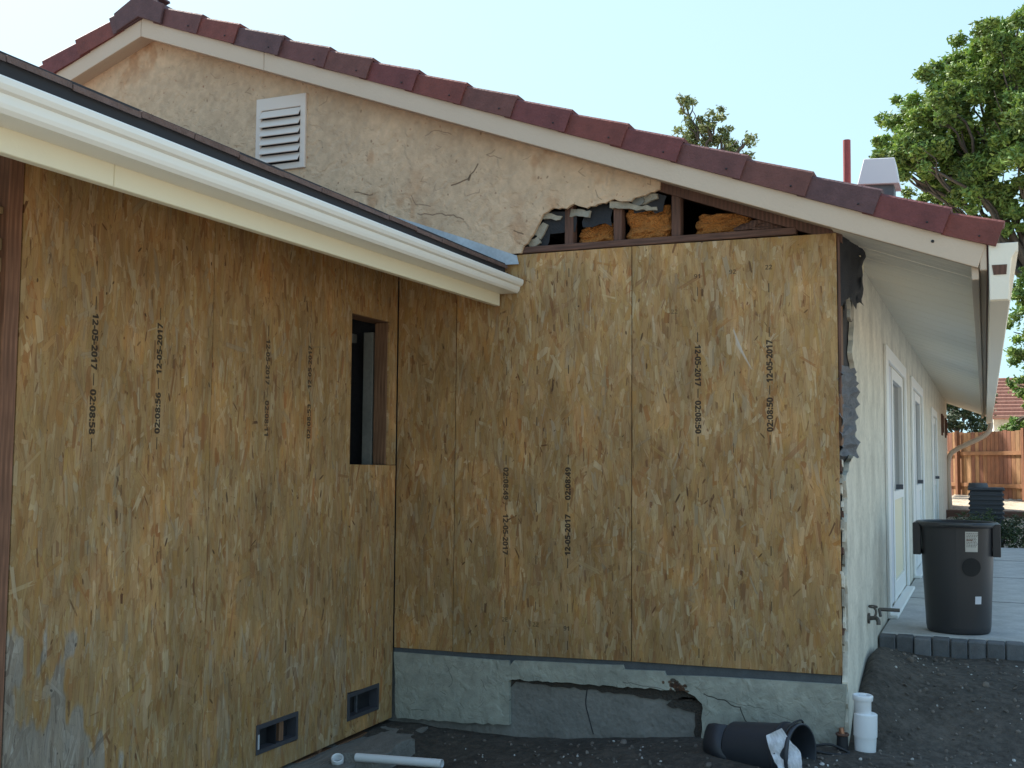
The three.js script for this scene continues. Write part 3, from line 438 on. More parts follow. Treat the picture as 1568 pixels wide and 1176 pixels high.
// stack and hood on the far slope
{ const zz = -1, rx = 2.847, ry = BB + 0.2 - SL * (rx - RX); part('vent_pipe', cyl([rx, ry - 0.3, zz], [rx + 0.002, 3.964, zz], 0.025, 0.025, 20), std([0.30, 0.05, 0.045], 0.6, { map: mott3 }), roof, 'red painted vent pipe standing above the tiles'); 
  const o = new THREE.Group(); o.name = 'roof_vent_hood'; roof.add(o); const hb = [[-0.13, -0.09], [0.13, -0.09], [0.095, 0.08], [-0.095, 0.08]]; const g = slabZ(hb, 0.12, 0.24, [], 0.004); g.rotateZ(-0.05); g.translate(3.059, 3.71, -1); part('hood', muv(g), M.galv.clone(), o); o.children[0].material.metalness = 0; o.children[0].material.color.setRGB(0.62, 0.62, 0.66); part('duct', bx(2.97, 3.15, BB - SL * (3.059 - RX) + 0.1, 3.64, -1.09, -0.91, 0.004), M.metal, o); o.userData.label = 'white sheet metal vent hood on the tiles'; }
// louvred gable vent
{
  const o = new THREE.Group(); o.name = 'gable_vent'; house.add(o); o.userData.label = 'white louvred vent in the gable wall';
  const V = std([0.66, 0.585, 0.53], 0.75), x0 = -1.135, x1 = -0.80, y0 = 3.92, y1 = 4.325, z = 0.022, f = 0.045;
  part('frame', slabZ([[x0 - f, y0 - f], [x1 + f, y0 - f], [x1 + f, y1 + f * 2], [x0 - f, y1 + f * 2]], z + 0.018, 0.022, [[[x0, y0], [x0, y1], [x1, y1], [x1, y0]]], 0.003), V, o);
  part('backing', bx(x0 - 0.01, x1 + 0.01, y0 - 0.01, y1 + 0.01, z + 0.0005, z + 0.002, 0), M.darkEdge, o);
  for (let k = 0; k < 6; k++) { const g = bx(x0, x1, -0.004, 0.004, -0.037, 0.037, 0.002); g.rotateX(1.02); g.translate(0, y0 + 0.04 + k * 0.066, z + 0.022); part('slat', g, V, o); }
}
// flashing where the lower roof meets the gable
part('step_flashing', muv(slabZ([[-2.4, 4.25], [-0.6, 3.655], [0.143, 3.405], [0.44, 3.298], [0.885, 3.132], [0.90, 3.075], [0.5, 3.08], [-2.4, 4.0]], 0.030, 0.006)), M.flashing, house, 'pale blue metal flashing along the lower roof');

// ---------------------------------------------------------------- addition on the left
const add = thing('sheathed_addition', 'lower addition sheathed in bare strand board with a white gutter', 'building');
{
  const g0 = 0.002, yb = (z) => 0.10, yt = 3.06;
  part('osb_panel', osbGeo(slabX([[3.21, 0.05], [3.21, yt], [1.962 + g0, yt], [1.958 + g0, 0.05]], 0, 0.012, [], 0.0015), -3.21, 0.1, true), osbL1, add, 'first strand board sheet, greyed at its foot');
  part('osb_panel', osbGeo(slabX([[1.960 - g0, 0.07], [1.962 - g0, yt], [0.593 + g0, yt], [0.593 + g0, 0.09]], 0.001, 0.012, [[[1.51, 0.207], [1.51, 0.36], [1.115, 0.355], [1.115, 0.192]]], 0.0015), -1.96, 0.1, true), osbL2, add, 'second strand board sheet with a vent low down');
  part('osb_panel', osbGeo(slabX([[0.590, 2.725], [0.590, yt], [0.004, yt], [0.004, 1.768], [0.115, 1.768], [0.115, 2.725]], -0.001, 0.012, [], 0.0015), -0.9, 0.2, true), osbP0, add, 'strip of strand board over and beside the window');
  part('osb_panel', osbGeo(slabX([[0.590, 0.09], [0.590, 1.770], [0.004, 1.765], [0.004, 0.095]], 0.0005, 0.012, [[[0.575, 0.192], [0.575, 0.362], [0.19, 0.345], [0.19, 0.18]]], 0.0015), -1.25, 0.0, true), osbP0, add, 'strand board below the window with a vent');
  // window opening
  const wf = new THREE.Group(); wf.name = 'window_opening'; add.add(wf);
  part('jamb', bx(-0.112, -0.013, 1.77, 2.72, 0.075, 0.118, 0.003), M.framing, wf); part('jamb', bx(-0.112, -0.013, 1.77, 2.72, 0.588, 0.628, 0.003), M.framing, wf);
  part('header', bx(-0.15, -0.013, 2.722, 2.85, 0.03, 0.67, 0.003), M.framing, wf); part('sill', bx(-0.15, -0.013, 1.72, 1.768, 0.03, 0.67, 0.003), M.framing, wf);
  part('inner_board', bx(-0.20, -0.125, 0.9, 2.66, 0.04, 0.115, 0.003), M.greyBoard, wf);
  part('inner_header', bx(-0.40, -0.30, 2.60, 2.66, 0.03, 1.2, 0.003), M.greyBoard, wf);
  // crawl-space vents
  for (const [z0, z1, y0, y1, open] of [[1.51, 1.115, 0.20, 0.358, 1], [0.575, 0.19, 0.186, 0.353, 0]]) {
    const v = new THREE.Group(); v.name = 'crawl_vent'; add.add(v); v.userData.label = open ? 'nearer crawl vent, open and dark' : 'farther crawl vent with a centre bar';
    const f = 0.022; part('frame', slabX([[z0, y0], [z0, y1], [z1, y1], [z1, y0]], 0.008, 0.07, [[[z0 - f, y0 + f], [z0 - f, y1 - f], [z1 + f, y1 - f], [z1 + f, y0 + f]]], 0.002), std([0.055, 0.055, 0.065], 0.6), v);
    part('screen', bx(-0.06, -0.055, y0 + f, y1 - f, z1 + f, z0 - f, 0), M.black, v);
    if (open) part('flap', bx(-0.055, 0.004, y0 + f, y1 - f, z1 + f + 0.19, z1 + f + 0.196, 0), M.black, v); else part('centre_bar', bx(-0.04, -0.02, y0 + f, y1 - f, z0 - 0.16, z0 - 0.15, 0.002), M.metal, v);
    if (open) part('label_strip', bx(0.009, 0.011, y0 + 0.03, y1 - 0.05, z0 - 0.02, z0 - 0.006, 0), std([0.5, 0.52, 0.55], 0.6), v);
  }
  // studs behind, end post and the open bay beyond it
  for (const z of [0.85, 1.25, 1.65, 1.96, 2.4, 2.8]) part('stud', bx(-0.11, -0.014, 0.06, 3.05, z - 0.02, z + 0.02, 0.002), M.framing, add);
  part('bottom_plate', bx(-0.11, -0.014, 0.02, 0.06, 0.02, 3.2, 0.002, true), M.framing, add);
  part('end_post', bx(-0.13, 0.004, 0.02, 3.10, 3.217, 3.292, 0.004), M.post, add, 'reddish timber post beside the strand board');
  for (const [y0, y1] of [[2.79, 2.82], [2.64, 2.69], [2.55, 2.61], [2.45, 2.51]]) part('blocking', bx(-0.12, -0.02, y0, y1, 3.294, 4.3, 0.003), M.paleWood, add);
  part('white_panel', bx(-0.05, -0.02, 0.03, 2.335, 3.296, 5.0, 0.003), std([0.62, 0.66, 0.60], 0.7), add);
  part('bay_post', bx(-0.13, 0.0, 0.02, 3.08, 4.3, 4.4, 0.003), M.framing, add);
  part('front_wall', bx(-4.4, 0.0, 0.0, 3.05, 5.0, 5.1, 0), M.paleWood, add); part('outer_wall', bx(-4.5, -4.4, 0, 3.1, 0.03, 5.1, 0), M.paleWood, add); part('sub_floor', bx(-4.4, -0.12, 0.44, 0.48, 0.04, 5.0, 0), M.greyBoard, add); part('rear_lining', bx(-1.66, -0.12, 0.48, 3.3, 0.030, 0.036, 0), M.felt, add); part('inner_wall', bx(-1.7, -1.66, 0.48, 3.5, 0.04, 5.0, 0), M.darkEdge, add);
  part('footing', jitterGeo(new THREE.BoxGeometry(0.35, 0.5, 5.2, 4, 3, 40), 0.02, 5, 4).translate(0.11, -0.19, 2.62), M.concrete, add);
  part('footing', jitterGeo(new THREE.BoxGeometry(0.22, 0.36, 0.5, 4, 4, 6), 0.025, 7, 14).translate(0.30, -0.08, 0.72), M.concrete, add);
}
{ // roof and eave of the addition
  const r = new THREE.Group(); r.name = 'roof'; add.add(r); r.userData.label = 'brown shingled roof edge with white gutter';
  const S = 0.34, y = (x, o) => 3.035 + o + S * (0.76 - x), Z0 = 0.032, Z1 = 5.7;
  part('roof_deck', muv(slabZ([[0.80, y(0.80, 0.03)], [-2.6, y(-2.6, 0.03)], [-2.6, y(-2.6, 0.005)], [0.80, y(0.80, 0.005)]], Z1, Z1 - Z0)), M.darkEdge, r);
  part('roof_deck', muv(slabZ([[-2.6, y(-2.6, 0.03)], [-6, y(-2.6, 0.03) - 3.4 * S], [-6, y(-2.6, 0.0) - 3.4 * S], [-2.6, y(-2.6, 0.005)]], Z1, Z1 - Z0)), M.shingle, r);
  part('drip_edge', bx(0.797, 0.806, 2.985, 3.085, Z0, Z1, 0.001), M.darkEdge, r);
  // overlapping shingle courses; the tabs of the lowest ones can be told apart
  let z = Z0; while (z < Z1 - 0.3) { const w = rr(0.28, 0.34), g = slabZ([[0.822 + rr(-0.004, 0.006), y(0.82, 0.056)], [0.45, y(0.45, 0.062)], [0.45, y(0.45, 0.036)], [0.822, y(0.82, 0.034)]], z + w - 0.004, w - 0.006, [], 0.002); const m = part('shingle', muv(g, rnd(), rnd()), M.shingle, r); m.position.y = rr(-0.004, 0.004); z += w; }
  const cs = []; for (let k = 0; k < 16; k++) { const a = 0.62 - k * 0.2; cs.push(slabZ([[a, y(a, 0.075)], [a - 0.3, y(a - 0.3, 0.068)], [a - 0.3, y(a - 0.3, 0.05)], [a, y(a, 0.052)]], Z1 - 0.02, Z1 - Z0 - 0.04)); } const fs = part('shingle_courses', muv(mergeGeometries(cs)), M.shingle, r); fs.userData.kind = 'stuff';
  part('fascia_board', muv(slabX([[0.032, 2.806], [0.032, 2.995], [3.52, 2.985], [3.52, 2.778]], 0.77, 0.035, [], 0.003)), M.fascia, r); part('fascia_board', muv(slabX([[3.523, 2.778], [3.523, 2.985], [5.7, 2.985], [5.7, 2.76]], 0.77, 0.035, [], 0.003)), M.fascia, r);
  part('soffit', muv(slabZ([[0.735, 3.0], [0.735, 2.985], [0.0, 3.06 + 0.17], [0.0, 3.25]], Z1, Z1 - Z0)), M.paleWood, r);
  const gut = new THREE.Group(); gut.name = 'gutter'; r.add(gut); gut.userData.label = 'white moulded metal gutter';
  const prof = [[0.772, 2.895], [0.772, 2.985], [0.776, 2.985], [0.776, 2.900], [0.876, 2.900], [0.888, 2.915], [0.893, 2.930], [0.908, 2.938], [0.916, 2.958], [0.916, 2.966], [0.905, 2.966], [0.905, 2.971], [0.928, 2.972], [0.931, 2.966], [0.930, 2.948], [0.922, 2.932], [0.908, 2.925], [0.906, 2.912], [0.901, 2.899], [0.889, 2.886], [0.772, 2.886]];
  const g = ext(prof, 5.68); g.translate(0, 0, 0.02); { const p = g.attributes.position; for (let i = 0; i < p.count; i++) p.setY(i, p.getY(i) - p.getZ(i) * 0.0035 - (p.getY(i) < 2.92 ? p.getZ(i) * 0.004 : 0)); } part('trough', muv(g), M.gutter, gut);
  part('end_cap', muv(slabZ([[0.773, 2.888], [0.888, 2.888], [0.904, 2.925], [0.928, 2.945], [0.928, 2.968], [0.773, 2.968]], 0.03, 0.006)), M.gutter, gut);
}

// ---------------------------------------------------------------- things on the ground and patio
{ // wheeled-style rubbish can without its lid
  const can = thing('trash_can', 'tall dark grey plastic trash can standing on the patio edge', 'trash can', [3.455, 0.571, -2.34]);
  const P = std([0.028, 0.028, 0.032], 0.42), H = 0.80, pr = [[0.0, 0.0], [0.205, 0.0], [0.218, 0.012], [0.225, 0.05], [0.25, 0.45], [0.266, H - 0.03], [0.285, H - 0.03], [0.288, H], [0.262, H + 0.004], [0.255, H - 0.03], [0.235, 0.4], [0.208, 0.03], [0.0, 0.03]];
  const g = new THREE.LatheGeometry(pr.map((q) => new THREE.Vector2(...q)), 56); g.scale(1, 1, 0.94);
  { const p = g.attributes.position; for (let i = 0; i < p.count; i++) { const x = p.getX(i), z = p.getZ(i), a = Math.atan2(z, x), y = p.getY(i), r = 1 + 0.045 * Math.cos(4 * a) * -1 * (y / H); p.setX(i, x * r); p.setZ(i, z * r); } g.computeVertexNormals(); }
  part('body', g, P, can);
  for (const s of [-1, 1]) { const hx = s * 0.272; const w = slabX([[-0.10, H - 0.005], [0.10, H - 0.005], [0.085, H - 0.24], [-0.085, H - 0.24]], 0.026, 0.052, [[[-0.06, H - 0.05], [0.06, H - 0.05], [0.055, H - 0.20], [-0.055, H - 0.20]]], 0.004); w.translate(hx, 0, 0.02); const wg = part('handle', muv(w), P, can); wg.rotation.z = 0; }
  const lip = part('rim', new THREE.TorusGeometry(0.276, 0.014, 8, 56).rotateX(Math.PI / 2).scale(1.0, 1, 0.94).translate(0, H - 0.006, 0), std([0.05, 0.055, 0.06], 0.5), can);
  // stamped disc and stickers follow the round of the side
  const patch = (a0, a1, y0, y1, off, n = 10) => { const q = []; const R = (y) => 0.2225 + (0.266 - 0.2225) * y / 0.77 + off; const pt = (a, y) => { const k = 1 - 0.045 * Math.cos(4 * a) * (y / H); return [Math.cos(a) * R(y) * k, y, Math.sin(a) * R(y) * 0.94 * k]; }; const g = new THREE.PlaneGeometry(1, 1, n, n), p = g.attributes.position; for (let i = 0; i < p.count; i++) { const u = p.getX(i) + 0.5, v = p.getY(i) + 0.5, [x, y, z] = pt(a0 + (a1 - a0) * u, y0 + (y1 - y0) * v); p.setXYZ(i, x, y, z); } g.computeVertexNormals(); return { g, pt }; };
  { const { pt } = patch(0, 1, 0, 1, 0.012); const g = new THREE.CircleGeometry(1, 28), p = g.attributes.position; for (let i = 0; i < p.count; i++) { const [x, y, z] = pt(1.18 - p.getX(i) * 0.25, 0.49 + p.getY(i) * 0.066); p.setXYZ(i, x, y, z); } g.computeVertexNormals(); part('stamped_disc', g, std([0.006, 0.006, 0.007], 0.7), can); }
  const lab = canvasTex(128, 180, (g) => { g.fillStyle = 'rgb(205,200,192)'; g.fillRect(0, 0, 128, 180); g.fillStyle = 'rgb(70,62,58)'; for (let y = 14; y < 135; y += 13) for (let x = 12; x < 112;) { const w = rr(6, 22); g.globalAlpha = 0.7; g.fillRect(x, y, w, 6); x += w + 5; } g.globalAlpha = 0.8; g.fillStyle = 'rgb(120,70,50)'; g.fillRect(12, 70, 62, 8); });
  part('sticker', patch(1.33, 1.0, 0.60, 0.745, 0.002).g, std([0.8, 0.8, 0.8], 0.6, { map: lab }), can, 'white printed label under the rim');
  part('sticker', patch(1.05, 0.85, 0.225, 0.28, 0.002).g, std([0.62, 0.63, 0.68], 0.6), can, 'small torn white sticker near the bottom');
}
{ // plastic drain riser at the corner
  const o = thing('drain_riser', 'white plastic drain pipe riser standing at the house corner', 'pipe', [3.0, 0.16, 0.02]);
  const L = (pts) => new THREE.LatheGeometry(pts.map((q) => new THREE.Vector2(...q)), 32);
  part('socket', L([[0.0, -0.05], [0.054, -0.05], [0.058, 0.07], [0.060, 0.12], [0.064, 0.125], [0.064, 0.245], [0.058, 0.25], [0.0, 0.25]]).translate(0.012, 0, 0), M.pvc, o);
  part('riser', L([[0.0, 0.24], [0.047, 0.24], [0.047, 0.315], [0.055, 0.32], [0.057, 0.345], [0.050, 0.35], [0.044, 0.348], [0.044, 0.30], [0, 0.30]]).translate(-0.004, 0, 0), M.pvc, o);
  part('plug', bx(-0.018, 0.014, 0.335, 0.356, -0.012, 0.012, 0.003), M.pvc, o); o.rotation.z = -0.02;
}
{ const o = thing('pipe_stub', 'dark wrapped stub pipe with copper end beside the white riser', 'pipe', [2.895, 0.14, 0.06]); part('sleeve', cyl([0, 0, 0], [0, 0.15, 0], 0.034, 0.03), M.black, o); part('copper_end', cyl([0, 0.15, 0], [-0.006, 0.185, 0], 0.016, 0.014), std([0.42, 0.2, 0.12], 0.4, { metalness: 0.6 }), o); part('collar', new THREE.TorusGeometry(0.03, 0.008, 6, 18).rotateX(Math.PI / 2).translate(0, 0.15, 0), M.oldwood, o); }
{ // overturned bucket
  const o = thing('bucket', 'black plastic bucket lying on its side against the stucco base', 'bucket', [2.53, 0.235, 0.36]);
  const g = new THREE.LatheGeometry([[0, 0], [0.105, 0], [0.11, 0.01], [0.128, 0.27], [0.136, 0.27], [0.136, 0.285], [0.13, 0.285], [0.13, 0.34], [0.138, 0.345], [0.136, 0.36], [0.124, 0.36], [0.118, 0.3], [0.10, 0.015], [0, 0.015]].map((q) => new THREE.Vector2(...q)), 40); g.rotateZ(-Math.PI / 2); g.translate(-0.18, 0, 0);
  part('body', g, std([0.03, 0.035, 0.045], 0.45), o); part('handle', tube([[0.12, 0.02, 0.14], [0.16, 0.13, 0.06], [0.17, 0.145, -0.03], [0.12, 0.06, -0.135]], 0.005), M.black, o); o.rotation.set(0.0, -0.35, 0.06); o.scale.setScalar(1.18);
}
{ const g = jitterGeo(new THREE.IcosahedronGeometry(0.15, 4), 0.05, 9, 6); g.scale(1.1, 0.85, 0.9); const m = part('plastic_bag', g, std([0.025, 0.028, 0.036], 0.5), scene); m.position.set(2.33, 0.20, 0.26); m.userData = { label: 'crumpled dark plastic bag behind the black bucket', category: 'bag' }; }
{ const g = new THREE.PlaneGeometry(0.13, 0.24, 14, 24), p = g.attributes.position; for (let i = 0; i < p.count; i++) { const x = p.getX(i), y = p.getY(i); p.setXYZ(i, x * (0.55 + 0.7 * clamp(0.8 - Math.abs(y + 0.02) * 4)) + 0.012 * (vnoise(y * 30, 3, 0, 2) - 0.5), y, 0.03 * (vnoise(x * 30, y * 30, 0, 4) - 0.5) + 0.03 * x * x * 40); } g.computeVertexNormals(); g.rotateZ(0.5); g.rotateX(-0.25); const m = part('crumpled_paper', g, std([0.80, 0.80, 0.84], 0.8, { map: mott3 }), scene); m.position.set(2.66, 0.275, 0.56); m.userData = { label: 'crumpled white paper stuck to the mouth of the black bucket', category: 'paper' }; }
{ const m = part('black_cable', tube([[2.60, 0.25, 0.34], [2.66, 0.34, 0.3], [2.70, 0.37, 0.28], [2.735, 0.33, 0.26], [2.73, 0.26, 0.24], [2.70, 0.24, 0.24], [2.76, 0.245, 0.2], [2.84, 0.25, 0.16], [2.90, 0.225, 0.13], [2.94, 0.205, 0.12], [2.88, 0.20, 0.16], [2.78, 0.215, 0.2], [2.72, 0.24, 0.25]], 0.0075, 90, 8), M.black, scene); m.userData = { label: 'thin black cable looping from the bucket to the corner', category: 'cable' }; }
{ const g = new THREE.LatheGeometry([[0.024, 0], [0.024, 0.55], [0.021, 0.55], [0.021, 0]].map((q) => new THREE.Vector2(...q)), 24); const m = part('drain_pipe', g, M.pvc, scene); m.position.set(0.30, 0.093, 0.955); m.rotation.set(0, 0, -Math.PI / 2 + 0.045); m.userData = { label: 'short white plastic pipe lying level above the trench', category: 'pipe' }; }
{ const g = new THREE.LatheGeometry([[0, -0.1], [0.03, -0.1], [0.03, 0.02], [0.036, 0.022], [0.036, 0.055], [0.03, 0.058], [0.026, 0.05], [0.026, 0.0], [0, 0]].map((q) => new THREE.Vector2(...q)), 24); const m = part('pipe_end', g, M.pvc, scene); m.position.set(0.19, 0.045, 0.98); m.rotation.set(0.5, 0, -0.25); m.userData = { label: 'white plastic pipe end poking up beside the nearer crawl vent', category: 'pipe' }; }

// ---------------------------------------------------------------- back yard
{ // fence running at an angle, lit by the sun
  const f = thing('board_fence', 'sunlit orange cedar board fence behind the house', 'fence', [3, 1.05, -22]); f.rotation.y = -0.96;
  const fm = [[0.38, 0.17, 0.07], [0.32, 0.125, 0.055], [0.44, 0.23, 0.10], [0.27, 0.10, 0.05]].map((c) => std(c, 0.85, { map: wood1 }));
  for (let i = 0, x = -5; i < 92; i++) { const b = part('board', bx(x, x + 0.138, rr(0.0, 0.02), 1.52 + rr(-0.015, 0.015), -0.01 + rr(-0.004, 0.004), 0.012, 0.003), fm[Math.floor(rnd() * 4)], f); x += 0.145; }
  for (const y of [0.25, 0.98]) part('rail', bx(-5, 8.3, y, y + 0.09, 0.013, 0.055, 0.004, true), fm[0], f);
  for (let k = 0; k < 6; k++) part('post', bx(-4.6 + k * 2.4, -4.51 + k * 2.4, 0, 1.56, 0.056, 0.14, 0.005), fm[1], f);
  part('kickboard', bx(-5, 8.3, -0.2, -0.005, 0.0, 0.04, 0.003, true), M.oldwood, f);
}
{ const m = part('landscape_timber', bx(2.2, 8.5, 0.72, 0.90, -17.6, -17.4, 0.02, true), M.oldwood, scene); m.userData = { label: 'dark landscape timber lying across the sunlit soil', category: 'timber' }; }
{ const o = thing('air_conditioner', 'dark boxy air conditioning unit behind the shrubs', 'air conditioner', [3.665, 0.45, -13.4]); const m = std([0.045, 0.05, 0.06], 0.6);
  part('cabinet', bx(-0.25, 0.25, 0, 0.94, -0.25, 0.25, 0.02), m, o); for (let k = 0; k < 11; k++) part('louvre', bx(-0.27, 0.27, 0.10 + k * 0.075, 0.135 + k * 0.075, -0.27, 0.27, 0.008), m, o); part('top_cover', bx(-0.28, 0.28, 0.935, 0.985, -0.28, 0.28, 0.015), m, o); part('fan_guard', new THREE.CylinderGeometry(0.14, 0.16, 0.07, 24).translate(-0.12, 1.02, 0), M.metal, o); }

// ---------------------------------------------------------------- plants
const leafMat = (rgb) => { const m = new THREE.MeshPhysicalMaterial({ roughness: 0.75, side: THREE.DoubleSide, vertexColors: true, transmission: 0.35, thickness: 0 }); m.color.setRGB(...rgb); return m; };
function leaves(clumps, density, size, base, vary) {          // clumps: [x, y, z, r, squash]
  const pos = [], col = [], v = new THREE.Vector3(), a = new THREE.Vector3(), b = new THREE.Vector3(), n = new THREE.Vector3();
  for (const [cx, cy, cz, r, sq = 0.85] of clumps) {
    const subs = Math.max(7, Math.round(22 * r)), N = Math.round(density * r * r * (0.6 + 0.4 * r) / subs);
    for (let s = 0; s < subs; s++) {
      do { v.set(rr(-1, 1), rr(-1, 1), rr(-1, 1)); } while (v.length() > 1); v.normalize().multiplyScalar(r * Math.pow(rnd(), 0.5) * 1.08); v.y *= sq; const sx = cx + v.x, sy = cy + v.y, sz = cz + v.z, sr = Math.max(0.15, r * rr(0.2, 0.42)), tone = rr(0.75, 1.25);
      for (let i = 0; i < N; i++) {
        do { v.set(rr(-1, 1), rr(-1, 1), rr(-1, 1)); } while (v.length() > 1); v.multiplyScalar(sr * (0.6 + 0.9 * rnd() * rnd())); v.y *= 0.8;
        const x = sx + v.x, y = sy + v.y, z = sz + v.z, L = size * rr(0.6, 1.3), w = L * rr(0.4, 0.6);
        n.set(gauss(), gauss() + 1.0, gauss()).normalize(); a.set(gauss(), gauss() - 0.3, gauss()).cross(n).normalize(); b.crossVectors(n, a);
        const P = (s1, s2, s3) => [x + a.x * s1 + b.x * s2 + n.x * s3, y + a.y * s1 + b.y * s2 + n.y * s3, z + a.z * s1 + b.z * s2 + n.z * s3];
        const A = P(-L / 2, 0, 0), B = P(0, w / 2, -0.12 * L), C = P(L / 2, 0, 0), D = P(0, -w / 2, -0.12 * L); pos.push(...A, ...B, ...C, ...A, ...C, ...D);
        const k = tone * rr(0.75, 1.25), yl = rr(0, vary); for (let q = 0; q < 6; q++) col.push((base[0] + yl * 0.10) * k, (base[1] + yl * 0.07) * k, base[2] * k);
      }
    }
  }
  const g = new THREE.BufferGeometry(); g.setAttribute('position', new THREE.Float32BufferAttribute(pos, 3)); g.setAttribute('color', new THREE.Float32BufferAttribute(col, 3)); g.computeVertexNormals(); return g;
}
function limb(a, b, r0, r1, wob = 0.12) { const A = new THREE.Vector3(...a), B = new THREE.Vector3(...b), L = A.distanceTo(B), n = 5, pts = []; for (let i = 0; i <= n; i++) { const t = i / n, p = A.clone().lerp(B, t), k = Math.sin(t * Math.PI) * wob * L; p.x += rr(-k, k); p.z += rr(-k, k); p.y += k * 0.4; pts.push(p); } const g = new THREE.TubeGeometry(new THREE.CatmullRomCurve3(pts), 12, 1, 7), p = g.attributes.position, c = new THREE.Vector3(), curve = new THREE.CatmullRomCurve3(pts); for (let i = 0; i <= 12; i++) { curve.getPointAt(i / 12, c); const r = r0 + (r1 - r0) * i / 12; for (let j = 0; j <= 7; j++) { const k = i * 8 + j; p.setXYZ(k, c.x + (p.getX(k) - c.x) * r, c.y + (p.getY(k) - c.y) * r, c.z + (p.getZ(k) - c.z) * r); } } return g; }
function tree(name, label, base, fork, clumps, opt) {
  const t = thing(name, label, 'tree', base, opt.group), loc = (q) => [q[0] - base[0], q[1] - base[1], q[2] - base[2], ...q.slice(3)];
  const F = loc(fork), gs = [limb([0, -0.3, 0], F, opt.r, opt.r * 0.7, 0.04)];
  const cl = clumps.map(loc);
  for (const c of cl) { gs.push(limb([F[0], F[1], F[2]], [c[0], c[1], c[2]], opt.r * 0.38, 0.025, 0.10)); for (let k = 0; k < 3; k++) gs.push(limb([c[0] * 0.7 + F[0] * 0.3, c[1] * 0.7 + F[1] * 0.3, c[2] * 0.7 + F[2] * 0.3], [c[0] + rr(-1, 1) * c[3] * 0.8, c[1] + rr(-0.6, 0.9) * c[3] * 0.8, c[2] + rr(-1, 1) * c[3] * 0.8], 0.035, 0.01, 0.1)); }
  part('trunk', mergeGeometries(gs.map((g) => { g.computeVertexNormals(); return g; })), M.bark, t);
  part('crown', leaves(cl, opt.density, opt.leaf, opt.col, opt.vary), leafMat([1, 1, 1]), t); return t;
}
const dz = (L, s) => L.map(([x, y, z, r], i) => [x, y, z + ((i * 37 % 11) / 11 - 0.5) * s, r]);
tree('shade_tree', 'large leafy green tree rising beyond the right end of the roof', [5.3, 1.1, -26], [5.0, 6.6, -26], dz([[3.76, 13.56, -26, 0.95], [4.75, 13.87, -26, 0.8], [2.72, 11.75, -26, 1.05], [1.85, 11.96, -26, 0.7], [1.15, 10.62, -26, 0.5], [2.05, 10.34, -26, 0.9], [3.37, 10.48, -26, 1.2], [4.38, 11.82, -26, 1.2], [4.66, 9.8, -26, 1.0], [2.84, 9.3, -26, 0.5], [4.0, 8.9, -26, 0.6], [5.99, 12.16, -26, 1.4], [5.93, 9.68, -26, 1.3], [7.19, 10.95, -26, 1.4], [5.5, 7.8, -26, 0.9], [3.3, 12.5, -26, 0.9], [4.3, 12.9, -26, 0.9], [2.6, 10.9, -26, 0.9], [3.9, 9.8, -26, 1.0], [4.9, 10.8, -26, 1.1], [5.4, 11.0, -26, 1.2], [4.9, 8.6, -26, 0.8], [2.3, 9.7, -26, 0.6], [1.5, 11.2, -26, 0.5], [3.4, 9.5, -26, 0.7], [5.2, 13.2, -26, 0.9], [1.65, 10.35, -26, 0.55]], 2.6), { r: 0.22, density: 5600, leaf: 0.17, col: [0.13, 0.24, 0.05], vary: 1 });
tree('slender_tree', 'sparse slender tree top showing above the middle of the tiled roof', [-3.3, 1.1, -24], [-3.3, 9.6, -24], dz([[-4.12, 12.25, -24, 0.36], [-3.84, 11.55, -24, 0.38], [-3.23, 11.39, -24, 0.45], [-4.03, 11.06, -24, 0.55], [-2.87, 10.97, -24, 0.38], [-2.17, 10.8, -24, 0.22], [-3.28, 10.73, -24, 0.6], [-3.4, 9.9, -24, 0.9], [-4.3, 9.8, -24, 0.7], [-2.3, 9.9, -24, 0.6]], 0.8), { r: 0.12, density: 4600, leaf: 0.11, col: [0.15, 0.20, 0.075], vary: 1 });
tree('garden_tree', 'lower leafy tree beside the far end of the eave gutter', [5.6, 1.1, -24.5], [5.4, 3.6, -24.5], dz([[4.85, 6.6, -25, 0.7], [4.7, 5.6, -25, 0.6], [4.55, 4.6, -25, 0.5], [4.7, 3.75, -25, 0.5], [4.45, 2.9, -25, 0.42], [5.4, 4.9, -25, 0.9], [5.6, 6.3, -25, 0.9], [6.4, 5.2, -25, 1.0], [5.4, 3.4, -25, 0.7]], 1.2), { r: 0.13, density: 5000, leaf: 0.14, col: [0.10, 0.21, 0.04], vary: 1 });
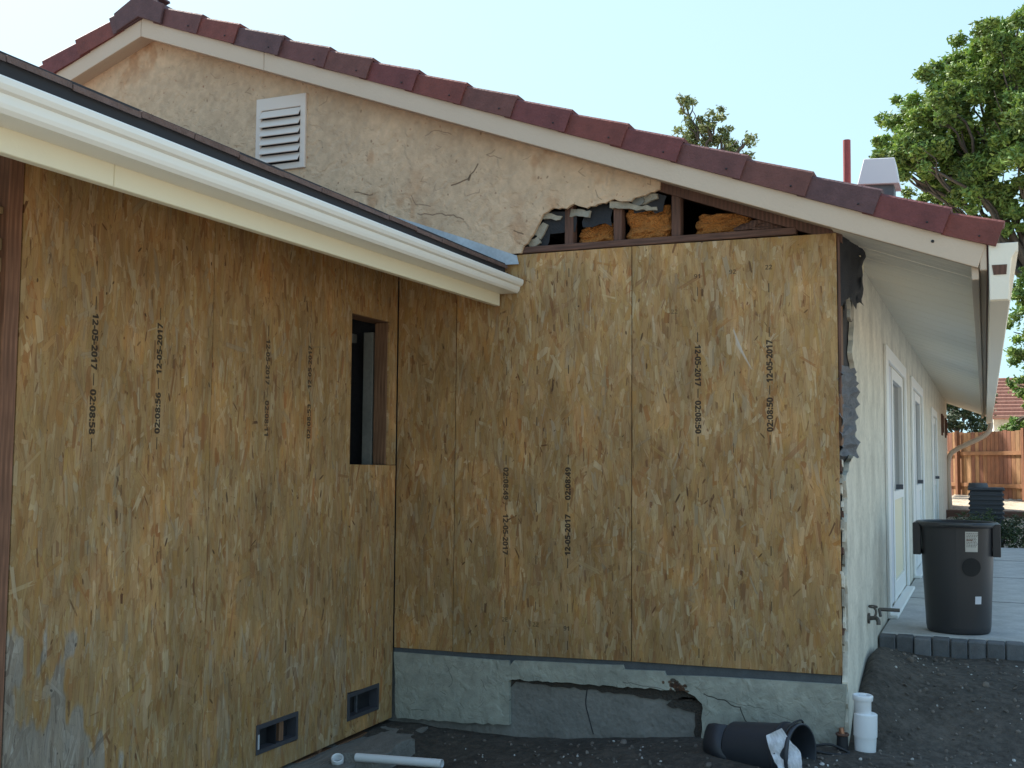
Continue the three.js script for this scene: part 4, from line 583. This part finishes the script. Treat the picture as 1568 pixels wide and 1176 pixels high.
tree('dark_tree', 'dark bushy tree showing under the far end of the eave', [2.9, 1.1, -26.5], [2.9, 2.0, -26.5], dz([[3.05, 2.85, -26, 0.4], [3.6, 2.8, -26, 0.4], [2.5, 2.95, -26, 0.6], [3.2, 3.5, -26.6, 0.7], [2.4, 3.8, -26.6, 0.7]], 0.5), { r: 0.1, density: 4500, leaf: 0.11, col: [0.035, 0.07, 0.025], vary: 0.4 });
{ const spots = [[3.30, 0.72, -12.2, 0.26], [3.60, 0.84, -12.45, 0.36], [3.92, 0.80, -12.25, 0.34], [4.22, 0.80, -12.3, 0.36], [4.6, 0.78, -12.4, 0.4]], names = ['small dark shrub beside the side wall end of the bed', 'dark leafy shrub in front of the air conditioner', 'dark leafy shrub right of the air conditioner', 'low dark shrub at the right edge of the patio', 'dark shrub farthest right along the patio end'];
  spots.forEach(([x, y, z, r], i) => { const o = thing('shrub', names[i], 'shrub', [x, 0.42, z], 'shrubs along the patio end'); const cl = [[0, y - 0.42, 0, r, 0.8], [r * 0.6, y - 0.5, 0.1, r * 0.6, 0.8], [-r * 0.5, y - 0.45, 0.05, r * 0.6, 0.9]]; part('stem', mergeGeometries(cl.map((c) => limb([0, -0.05, 0], c.slice(0, 3), 0.015, 0.006))), M.bark, o); part('foliage', leaves(cl, 5200, 0.06, [0.035, 0.07, 0.025], 0.4), leafMat([1, 1, 1]), o); }); }
{ // house beyond the trees
  const o = thing('neighbour_house', 'distant house with a pink tiled roof glimpsed behind the trees', 'house', [9, 1.1, -45]);
  part('wall', bx(-5, 5, 0, 2.6, -4, 4, 0.02), M.stucco, o);
  const cs = []; for (let k = 0; k < 12; k++) { const y0 = 2.5 + k * 0.16, z0 = 4.6 - k * 0.4; cs.push(bx(-5.4, 5.4, y0, y0 + 0.16, z0 - 0.5, z0, 0.03)); } part('roof', mergeGeometries(cs), std([0.46, 0.24, 0.18], 0.9, { map: mott3 }), o); part('window', bx(-3.5, -2.2, 1.0, 2.0, 4.0, 4.03, 0.01), M.glass, o); part('window', bx(1.5, 2.8, 1.0, 2.0, 4.0, 4.03, 0.01), M.glass, o);
}
scene.traverse((o) => { if (o.isMesh) { o.castShadow = true; o.receiveShadow = true; } });
renderer.render(scene, camera);
